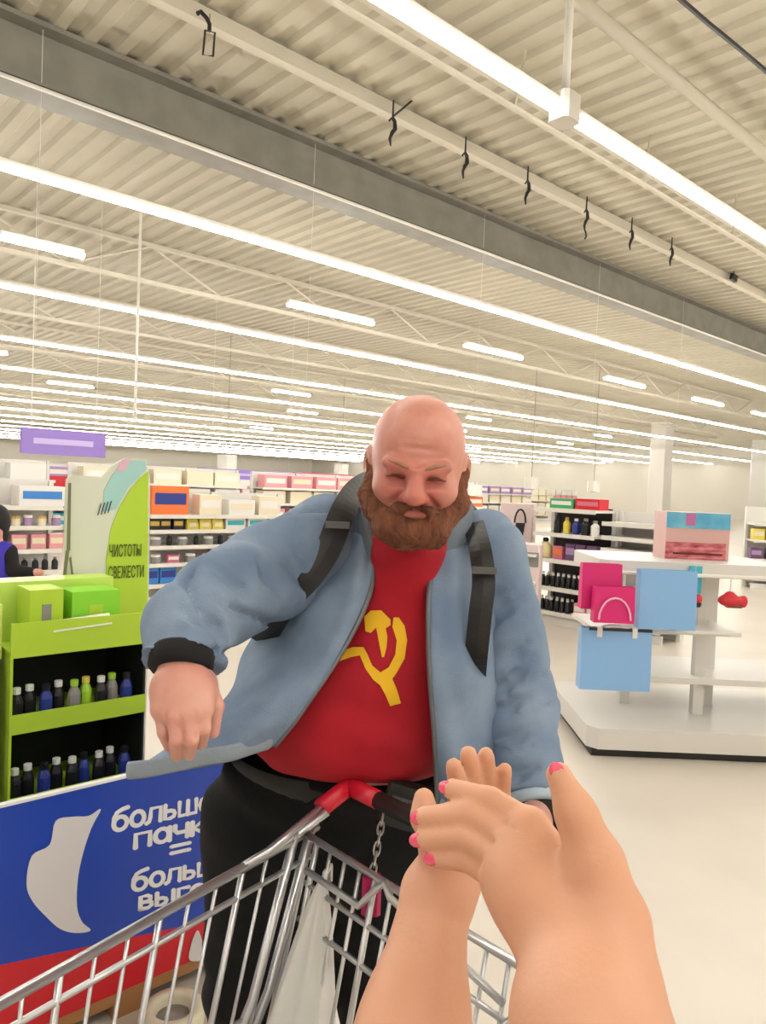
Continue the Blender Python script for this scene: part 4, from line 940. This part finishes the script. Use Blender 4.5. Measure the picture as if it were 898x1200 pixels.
# head, neck and hands: the body
hcen = P(489, 544, 1.30); fwd = Vector((-.05, -.955, -.29)).normalized(); side_ = Vector((1, -.03, -.05)); side_ = (side_ - fwd * side_.dot(fwd)).normalized(); hup = side_.cross(-fwd).normalized()
if hup.z < 0: hup = -hup
HS = 1.0
HM = Matrix((side_ * HS * 1.03, fwd * HS, hup * HS * .92)).transposed().to_4x4(); HM.translation = hcen
sd = SDF((-.11, -.14, -.22), (.11, .14, .15), .003)
sd.ell((0, -.018, .035), (.079, .098, .092), .02); sd.ell((0, .018, -.035), (.070, .074, .085), .035)
sd.cap((0, -.03, -.06), (0, -.065, -.21), .062, .066, .03)
for sx in (-1, 1):
    sd.ell((sx*.040, .060, -.030), (.027, .025, .022), .024)
    sd.ell((sx*.033, .092, .004), (.020, .016, .013), .012, sub=True)
    sd.ell((sx*.033, .073, .002), (.0165, .0145, .0125), .004)
    sd.cap((sx*.010, .090, .016), (sx*.048, .076, .022), .0115, .0095, .012)
    sd.cap((sx*.020, .0885, .0015), (sx*.046, .082, .0025), .0016, .0014, .003, sub=True)
    sd.cap((sx*.018, .086, -.012), (sx*.042, .083, -.014), .003, .003, .008, sub=True)
    sd.ell((sx*.015, .096, -.034), (.0105, .0125, .010), .006)
    sd.cap((sx*.022, .092, -.03), (sx*.036, .080, -.052), .003, .004, .008, sub=True)
    sd.ell((sx*.082, -.012, -.008), (.010, .024, .034), .008, R=Matrix.Rotation(sx*.25, 3, 'Z'))
    sd.ell((sx*.090, -.004, -.006), (.007, .012, .018), .006, sub=True)
sd.cap((0, .086, .018), (0, .112, -.026), .0105, .016, .010); sd.ell((0, .112, -.029), (.0155, .0135, .0125), .006)
sd.cap((0, .096, .022), (0, .094, .036), .0015, .0015, .006, sub=True)
sd.cap((-.006, .094, .028), (-.007, .09, .046), .002, .0015, .006, sub=True); sd.cap((.006, .094, .028), (.007, .09, .046), .002, .0015, .006, sub=True)
for z in (.052, .066): sd.cap((-.035, .078, z), (.035, .078, z), .0022, .0022, .008, sub=True)
sd.cap((-.020, .0875, -.0675), (.020, .0875, -.0675), .0085, .0085, .006); sd.cap((-.02, .0965, -.0655), (.02, .0965, -.0655), .0016, .0016, .003, sub=True)
head_me = sd.mesh('body', M_face, HM)
# right hand, hanging with the fingers curled, and left hand on the cart handle
def hand_sdf(pts, h=.0026):
    lo = np.min([tuple(p) for p in pts], 0) - .05; hi = np.max([tuple(p) for p in pts], 0) + .05; return SDF(lo, hi, h)
W = P(214, 772, 1.105); K = [P(189, 832, 1.045), P(205, 840, 1.03), P(223, 840, 1.03), P(239, 830, 1.04)]
PI_ = [P(192, 858, 1.035), P(206, 868, 1.015), P(224, 867, 1.015), P(239, 854, 1.03)]; TI = [P(199, 876, 1.055), P(207, 886, 1.035), P(222, 884, 1.035), P(236, 872, 1.05)]
up_w = P(216, 735, 1.15)
sd = hand_sdf([W, up_w] + K + TI); sd.cap(up_w, W, .032, .031, .01)
for i, k_ in enumerate(K): sd.cap(W.lerp(k_, .15), k_, .024, .0155, .018)
sd.ell(W.lerp((K[1] + K[2]) / 2, .55), (.046, .022, .036), .02)
for k_, p_, t_, r in zip(K, PI_, TI, (.0095, .0105, .0108, .0102)): sd.chain([k_, p_, t_], [r*1.12, r, r*.84], .0025)
th = [P(240, 800, 1.085), P(252, 828, 1.075), P(250, 858, 1.07)]; sd.chain([W.lerp(th[0], .4)] + th, [.02, .017, .0125, .0095], .008)
for i in range(3):   # furrows between the fingers on the back of the hand
    a = (K[i] + K[i+1]) / 2; sd.cap(a + Vector((0, -.016, .006)), (PI_[i] + PI_[i+1]) / 2 + Vector((0, -.012, 0)), .0022, .003, .004, sub=True)
hand_me = sd.mesh('hand', M_skin)
W2 = P(628, 955, 1.325); hg = [hc + e1 * x for x in (.36, .385, .41, .435)]
sd = hand_sdf([W2] + hg, .004); bk_ = hc + e1 * .40 + Vector((.02, .035, .03)); sd.cap(q3[4], W2, .03, .03, .01); sd.cap(W2, bk_, .03, .034, .02)
for g in hg: sd.chain([bk_ + (g - hg[1]) * .7, g + Vector((.006, .012, .027)), g + Vector((-.012, -.018, .016)), g + Vector((-.008, -.014, -.014))], [.016, .0115, .0105, .009], .004)
sd.chain([bk_, hc + e1 * .335 + Vector((0, .02, .02)), hc + e1 * .325 + Vector((-.01, -.016, .012))], [.018, .0125, .0095], .006)
hand2 = sd.mesh('hand2', M_skin)
def join_me(name, mes, off):
    bm = bmesh.new()
    mats = []
    for me in mes:
        n0 = len(bm.faces); bm.from_mesh(me); bm.faces.ensure_lookup_table()
        mi = len(mats); mats.append(me.materials[0])
        for f in bm.faces[n0:]: f.material_index = mi; f.smooth = True
    me = bpy.data.meshes.new(name); bm.to_mesh(me); bm.free()
    for m_ in mats: me.materials.append(m_)
    me.transform(Matrix.Translation(-Vector(off))); return me
# arms and trunk under the clothes join head and hands into one body
sd = SDF((-.45, .95, .85), (.5, 1.95, 1.6), .014)
sd.cap(P(482, 640, 1.52), P(470, 720, 1.55), .075, .12, .05); sd.cap(P(470, 720, 1.55), P(430, 860, 1.58), .12, .15, .05)
sd.chain([P(470, 650, 1.55)] + list(p3[1:5]) + [W], [.06, .055, .045, .04, .033, .028], .03); sd.chain([P(490, 650, 1.56)] + list(q3[1:5]) + [W2], [.06, .055, .045, .04, .033, .028], .03)
trunk = sd.mesh('trunk', M_skin)
body = link('body', join_me('body', [head_me, hand_me, hand2, trunk], man.location), man)
# beard
sd = SDF((-.12, -.08, -.19), (.12, .15, .04), .003)
sd.ell((0, .040, -.088), (.066, .060, .05), .02); sd.ell((0, .062, -.104), (.05, .046, .04), .02)
for sx in (-1, 1):
    sd.cap((sx*.076, .0, -.005), (sx*.066, .035, -.065), .012, .022, .02); sd.cap((sx*.066, .03, -.06), (sx*.035, .075, -.10), .022, .03, .02)
    sd.cap((sx*.003, .099, -.0485), (sx*.026, .092, -.058), .0068, .0085, .006); sd.cap((sx*.026, .092, -.058), (sx*.040, .078, -.088), .0085, .015, .01)
sd.ell((0, .104, -.0665), (.021, .018, .0075), .006, sub=True)
def hair(X, Y, Z): return .0022*np.sin(420*X + 60*np.sin(40*Z) + 90*Y) * np.sin(150*Z + 210*Y) + .003*np.sin(95*X + 70*Y)*np.sin(80*Z)
sd.warp(hair)
be = sd.build('beard', M_beard, man, HM, relax=1); be['label'] = 'full reddish brown beard'
for sx in (-1, 1):
    MB().tube([HM @ Vector((sx*a, b, c)) for a, b, c in ((.011, .0985, .019), (.028, .0935, .026), (.047, .082, .027))], [.0025, .0035, .002], 6).build('eyebrow', mat('brow_hair', 'a87a62', .9), body, smooth=True, world=True)

for sx in (-1, 1):
    MB().tube([HM @ Vector((sx*a, b, c)) for a, b, c in ((.018, .0885, -.0015), (.028, .0890, .0005), (.038, .0865, .0005), (.048, .0800, -.003))], [.0012, .0019, .0018, .001], 6).build('eyelid_line', mat('lash_brown', '5a3228', .8), body, smooth=True, world=True)
# flushed nose and cheeks
nt = M_face.node_tree; bs = nt.nodes['Principled BSDF']; old = bs.inputs['Base Color'].links[0].from_socket
ge = nt.nodes.new('ShaderNodeNewGeometry'); vd = nt.nodes.new('ShaderNodeVectorMath'); vd.operation = 'DISTANCE'; nz = HM @ Vector((0, .10, -.02)); vd.inputs[1].default_value = nz
mr = nt.nodes.new('ShaderNodeMapRange'); mr.inputs[1].default_value = .02; mr.inputs[2].default_value = .085; mr.inputs[3].default_value = .6; mr.inputs[4].default_value = 0; mr.interpolation_type = 'SMOOTHSTEP'
mx = nt.nodes.new('ShaderNodeMix'); mx.data_type = 'RGBA'; mx.inputs[7].default_value = (*lin('b8544c'), 1)
nt.links.new(ge.outputs['Position'], vd.inputs[0]); nt.links.new(vd.outputs['Value'], mr.inputs[0]); nt.links.new(mr.outputs[0], mx.inputs[0]); nt.links.new(old, mx.inputs[6]); nt.links.new(mx.outputs[2], bs.inputs['Base Color'])

# backpack on his back, straps over the jacket
bpk = thing('backpack', 'black backpack worn by the bald man, straps over his denim jacket', 'backpack', P(485, 800, 1.93))
sd = SDF((-.25, 1.78, 1.0), (.35, 2.2, 1.75), .014); bc = P(490, 700, 1.97); sd.cap(bc + Vector((-.07, 0, .1)), bc + Vector((-.07, 0, -.22)), .09, .1, .05); sd.cap(bc + Vector((.07, 0, .1)), bc + Vector((.07, 0, -.22)), .09, .1, .05)
sd.build('pack', M_strap, bpk)
def ribbon(pts, w_, nm, lift=.0):
    c = cr([tuple(P(*q)) for q in pts], 6); rg = []
    for i, p in enumerate(c):
        t = Vector(c[min(i+1, len(c)-1)]) - Vector(c[max(i-1, 0)]); t.normalize(); nrm = (CAM - Vector(p)).normalized(); b = t.cross(nrm).normalized(); nrm = b.cross(t)
        rg.append([Vector(p) + b*w_/2 - nrm*.004, Vector(p) + b*w_/2 + nrm*.003, Vector(p) + nrm*.006, Vector(p) - b*w_/2 + nrm*.003, Vector(p) - b*w_/2 - nrm*.004])
    return MB().loft(rg).build(nm, M_strap, bpk, smooth=False, world=True)
r1 = ribbon([(440, 560, 1.72), (418, 574, 1.52), (402, 600, 1.405), (386, 640, 1.375), (366, 672, 1.352), (338, 702, 1.355), (318, 732, 1.39), (308, 752, 1.46)], .048, 'strap')  # strap; its lower run also stands in for the dark underarm shadow
r2 = ribbon([(530, 590, 1.75), (550, 604, 1.55), (562, 640, 1.40), (567, 680, 1.355), (563, 720, 1.335), (558, 770, 1.345), (556, 800, 1.42)], .042, 'strap')
for q in ((396, 615, 1.368), (567, 668, 1.352)):
    c = P(*q); MB().box((c.x - .022, c.y - .012, c.z - .006), (c.x + .022, c.y - .004, c.z + .006)).build('buckle', M_buckle, r1 if q[0] < 450 else r2, world=True)
# ------------------------------------------------------------------ the person clapping beside the lens
M_arm = mat('skin_tan', 'd39a78', .5, col2='dda688', vscale=9, bump=.05, bscale=250, sss=.06)
M_nail = mat('nail_pink', 'ee5a78', .25, coat=.4)
op = thing('person', 'bare forearms and clapping hands of a person with pink nails before the cart', 'person', (0, -.22, 0))
Wl = P(510, 1055, .575); El = Vector((-.07, .31, 1.10)); Sh = Vector((-.18, -.14, 1.38))
Wr = P(680, 1112, .455); Er = Vector((.16, .23, 1.215)); Sr = Vector((.19, -.14, 1.38))
sd = SDF((-.16, .16, 1.02), (.27, .72, 1.52), .0026)
# left arm and hand, upright, behind
Fl = P(487, 1195, .53)
sd.chain([El, Fl, Wl], [.045, .0365, .0265], .02)
kl = [P(536, 962, .60), P(552, 960, .613), P(568, 964, .622), P(580, 974, .628)]; pl = [P(538, 925, .612), P(554, 918, .625), P(572, 922, .634), P(588, 936, .638)]; tl = [P(532, 898, .60), P(549, 884, .61), P(570, 885, .62), P(592, 902, .626)]
for k_ in kl: sd.cap(Wl.lerp(k_, .1), k_, .021, .012, .015)
for k_, p_, t_, r in zip(kl, pl, tl, (.0088, .0092, .0088, .0078)): sd.chain([k_, p_, t_], [r*1.1, r, r*.8], .002)
sd.chain([Wl.lerp(kl[0], .3), P(512, 992, .575), P(498, 958, .57), P(497, 936, .575)], [.016, .013, .010, .0085], .008)
# right arm and hand across it
Fr = P(690, 1200, .415)
sd.chain([Er, Fr, Wr], [.046, .0405, .034], .02)
kr = [P(622, 968, .51), P(606, 988, .505), P(594, 1010, .50), P(590, 1034, .497)]; pr_ = [P(575, 938, .535), P(552, 954, .535), P(545, 980, .53), P(549, 1008, .525)]; tr_ = [P(530, 925, .555), P(497, 958, .552), P(496, 984, .546), P(512, 1006, .54)]
for k_ in kr: sd.cap(Wr.lerp(k_, .12), k_, .026, .0135, .018)
sd.ell(Wr.lerp((kr[1] + kr[2]) / 2, .55), (.03, .024, .027), .02)
for i in range(3): sd.cap((kr[i] + kr[i+1]) / 2 + Vector((0, -.016, .004)), (pr_[i] + pr_[i+1]) / 2 + Vector((0, -.012, .002)), .002, .003, .005, sub=True)
for k_, p_, t_, r in zip(kr, pr_, tr_, (.0098, .0100, .0094, .0084)): sd.chain([k_, p_, t_], [r*1.12, r, r*.82], .002)
sd.chain([P(722, 1205, .405), P(716, 1140, .43), P(717, 1078, .447), P(697, 1010, .46), P(676, 955, .468), P(655, 908, .475)], [.026, .0245, .0205, .0165, .0115, .0085], .012)
arms = sd.mesh('arms', M_arm)
sd = SDF((-.32, -.45, .75), (.32, .36, 1.8), .016)
sd.ell((0, -.22, 1.20), (.17, .10, .26), .05); sd.cap((-.15, -.19, 1.37), (.15, -.19, 1.37), .06, .06, .05); sd.cap((0, -.24, 1.36), (0, -.23, 1.50), .055, .052, .03); sd.ell((0, -.22, 1.62), (.075, .095, .115), .02)
sd.chain([Sh, El], [.055, .044], .03); sd.chain([Sr, Er], [.055, .044], .03); sd.ell((0, -.22, .95), (.18, .12, .18), .06)
trunk = sd.mesh('trunk2', M_arm)
link('body', join_me('body', [arms, trunk], op.location), op)
def nail(t_, p_, s=1.0, face=None):
    d = (t_ - p_).normalized(); n_ = (CAM - t_).normalized(); n_ = (n_ - d * n_.dot(d)).normalized(); b = d.cross(n_)
    M = Matrix((b, d, n_)).transposed().to_4x4(); M.translation = t_ + n_ * .0062 * s + d * .002
    mb = MB(); rings = []
    for u in np.linspace(.02, math.pi - .02, 7): rings.append([M @ Vector((.0062*s*math.sin(u)*math.cos(v), -.0085*s*math.cos(u), .0022*s*math.sin(u)*math.sin(v))) for v in np.linspace(0, 2*math.pi, 10, endpoint=False)])
    mb.loft(rings).build('fingernail', M_nail, op, smooth=True, world=True)
for t_, p_ in zip(tr_, pr_): nail(t_, p_, .85)
nail(P(655, 908, .475), P(676, 955, .468), .85)
# her clothes and legs, out of the picture
M_top = mat('top_white', 'ddd8cf', .85, bump=.15, bscale=200); M_jean = mat('jean_grey', '5a626e', .85)
sd = SDF((-.33, -.46, .80), (.33, .12, 1.5), .014); sd.ell((0, -.22, 1.20), (.185, .115, .28), .05); sd.cap((-.15, -.19, 1.37), (.15, -.19, 1.37), .07, .07, .05); sd.chain([Sh, Sh.lerp(El, .35)], [.07, .062], .03); sd.chain([Sr, Sr.lerp(Er, .35)], [.07, .062], .03); sd.ell((0, -.22, .98), (.195, .13, .16), .06); sd.cut((0, 0, .88), (0, 0, -1)); sd.cut((0, 0, 1.43), (0, 0, 1))
sd.build('top', M_top, op)
sd = SDF((-.25, -.45, .0), (.25, .1, 1.0), .014); sd.ell((0, -.22, .9), (.185, .125, .13), .05)
for sx in (-.09, .09): sd.chain([(sx, -.22, .86), (sx, -.2, .48), (sx, -.23, .08)], [.1, .07, .055], .03)
sd.cut((0, 0, .05), (0, 0, -1)); sd.build('trousers', M_jean, op)
for sx in (-.09, .09):
    sd = SDF((sx - .08, -.36, -.01), (sx + .08, .06, .14), .009); sd.cap((sx, -.06, .04), (sx, -.22, .045), .04, .042, .02); sd.cap((sx, -.23, .06), (sx, -.23, .1), .045, .045, .02); sd.cut((0, 0, .004), (0, 0, -1)); sd.build('shoe', M_top, op)
sd = SDF((-.14, -.42, 1.42), (.14, -.05, 1.8), .008); sd.ell((0, -.25, 1.64), (.088, .1, .115), .03); sd.cap((0, -.31, 1.6), (0, -.32, 1.46), .07, .05, .04); sd.cut((0, -.15, 1.6), (0, 1, .15)); sd.build('hair', mat('hair_dark', '33241c', .8), op)

# ------------------------------------------------------------------ the shopper at the shelves
q = P(-6, 690, 5.2)
sp = thing('person', 'small dark-haired shopper in a blue vest reaching toward the pink cartons', 'person', (q.x, q.y, 0))
z0 = P(-4, 640, 5.2).z
sd = SDF((q.x - .25, q.y - .2, .0), (q.x + .35, q.y + .25, 1.5), .012)
sd.ell((q.x - .02, q.y, z0 + .17), (.075, .085, .10), .02); sd.cap((q.x, q.y, z0 + .1), (q.x, q.y, z0), .04, .045, .02); sd.cap((q.x - .08, q.y, z0 - .03), (q.x + .08, q.y, z0 - .03), .05, .05, .03); sd.ell((q.x, q.y, z0 - .2), (.12, .09, .22), .04)
sd.chain([(q.x + .1, q.y, z0 - .03), (q.x + .15, q.y - .05, z0 - .16), (q.x + .30, q.y - .02, z0 - .17)], [.04, .036, .026], .02); sd.ell((q.x + .325, q.y - .02, z0 - .17), (.035, .02, .025), .02)
sd.chain([(q.x - .1, q.y, z0 - .03), (q.x - .16, q.y, z0 - .2), (q.x - .14, q.y - .05, z0 - .36)], [.04, .034, .025], .02)
for sx in (-.06, .06): sd.chain([(q.x + sx, q.y, z0 - .38), (q.x + sx, q.y - .02, .4), (q.x + sx, q.y, .05)], [.085, .06, .045], .03); sd.cap((q.x + sx, q.y, .04), (q.x + sx, q.y - .12, .03), .035, .03, .02)
sd.cut((0, 0, .004), (0, 0, -1)); sd.build('body', M_skin, sp)
sd = SDF((q.x - .25, q.y - .2, z0 - .55), (q.x + .25, q.y + .2, z0 + .1), .012); sd.ell((q.x, q.y, z0 - .2), (.135, .105, .24), .04); sd.cap((q.x - .08, q.y, z0 - .02), (q.x + .08, q.y, z0 - .02), .055, .055, .03); sd.ell((q.x, q.y - .06, z0 + .05), (.05, .05, .05), .01, sub=True)
sd.build('vest', mat('vest_blue', '3a2fb0', .7), sp)
sd = SDF((q.x - .05, q.y - .2, z0 - .3), (q.x + .4, q.y + .2, z0 + .1), .01); sd.chain([(q.x + .1, q.y, z0 - .03), (q.x + .15, q.y - .05, z0 - .16), (q.x + .27, q.y - .02, z0 - .17)], [.05, .044, .036], .02); sd.build('sleeve', M_cuff, sp)
sd = SDF((q.x - .2, q.y - .2, z0), (q.x + .2, q.y + .25, z0 + .4), .01); sd.ell((q.x - .01, q.y + .02, z0 + .19), (.088, .095, .105), .02); sd.cap((q.x, q.y + .06, z0 + .15), (q.x + .01, q.y + .06, z0 + .0), .06, .035, .03); sd.ell((q.x - .03, q.y - .1, z0 + .14), (.06, .06, .08), .02, sub=True); sd.build('hair', mat('hair_black', '141214', .7), sp)
sd = SDF((q.x - .25, q.y - .2, .05), (q.x + .25, q.y + .2, z0 - .2), .014)
for sx in (-.06, .06): sd.chain([(q.x + sx, q.y, z0 - .38), (q.x + sx, q.y - .02, .4), (q.x + sx, q.y, .1)], [.1, .072, .055], .03)
sd.cut((0, 0, .09), (0, 0, -1)); sd.build('trousers', M_trs, sp)
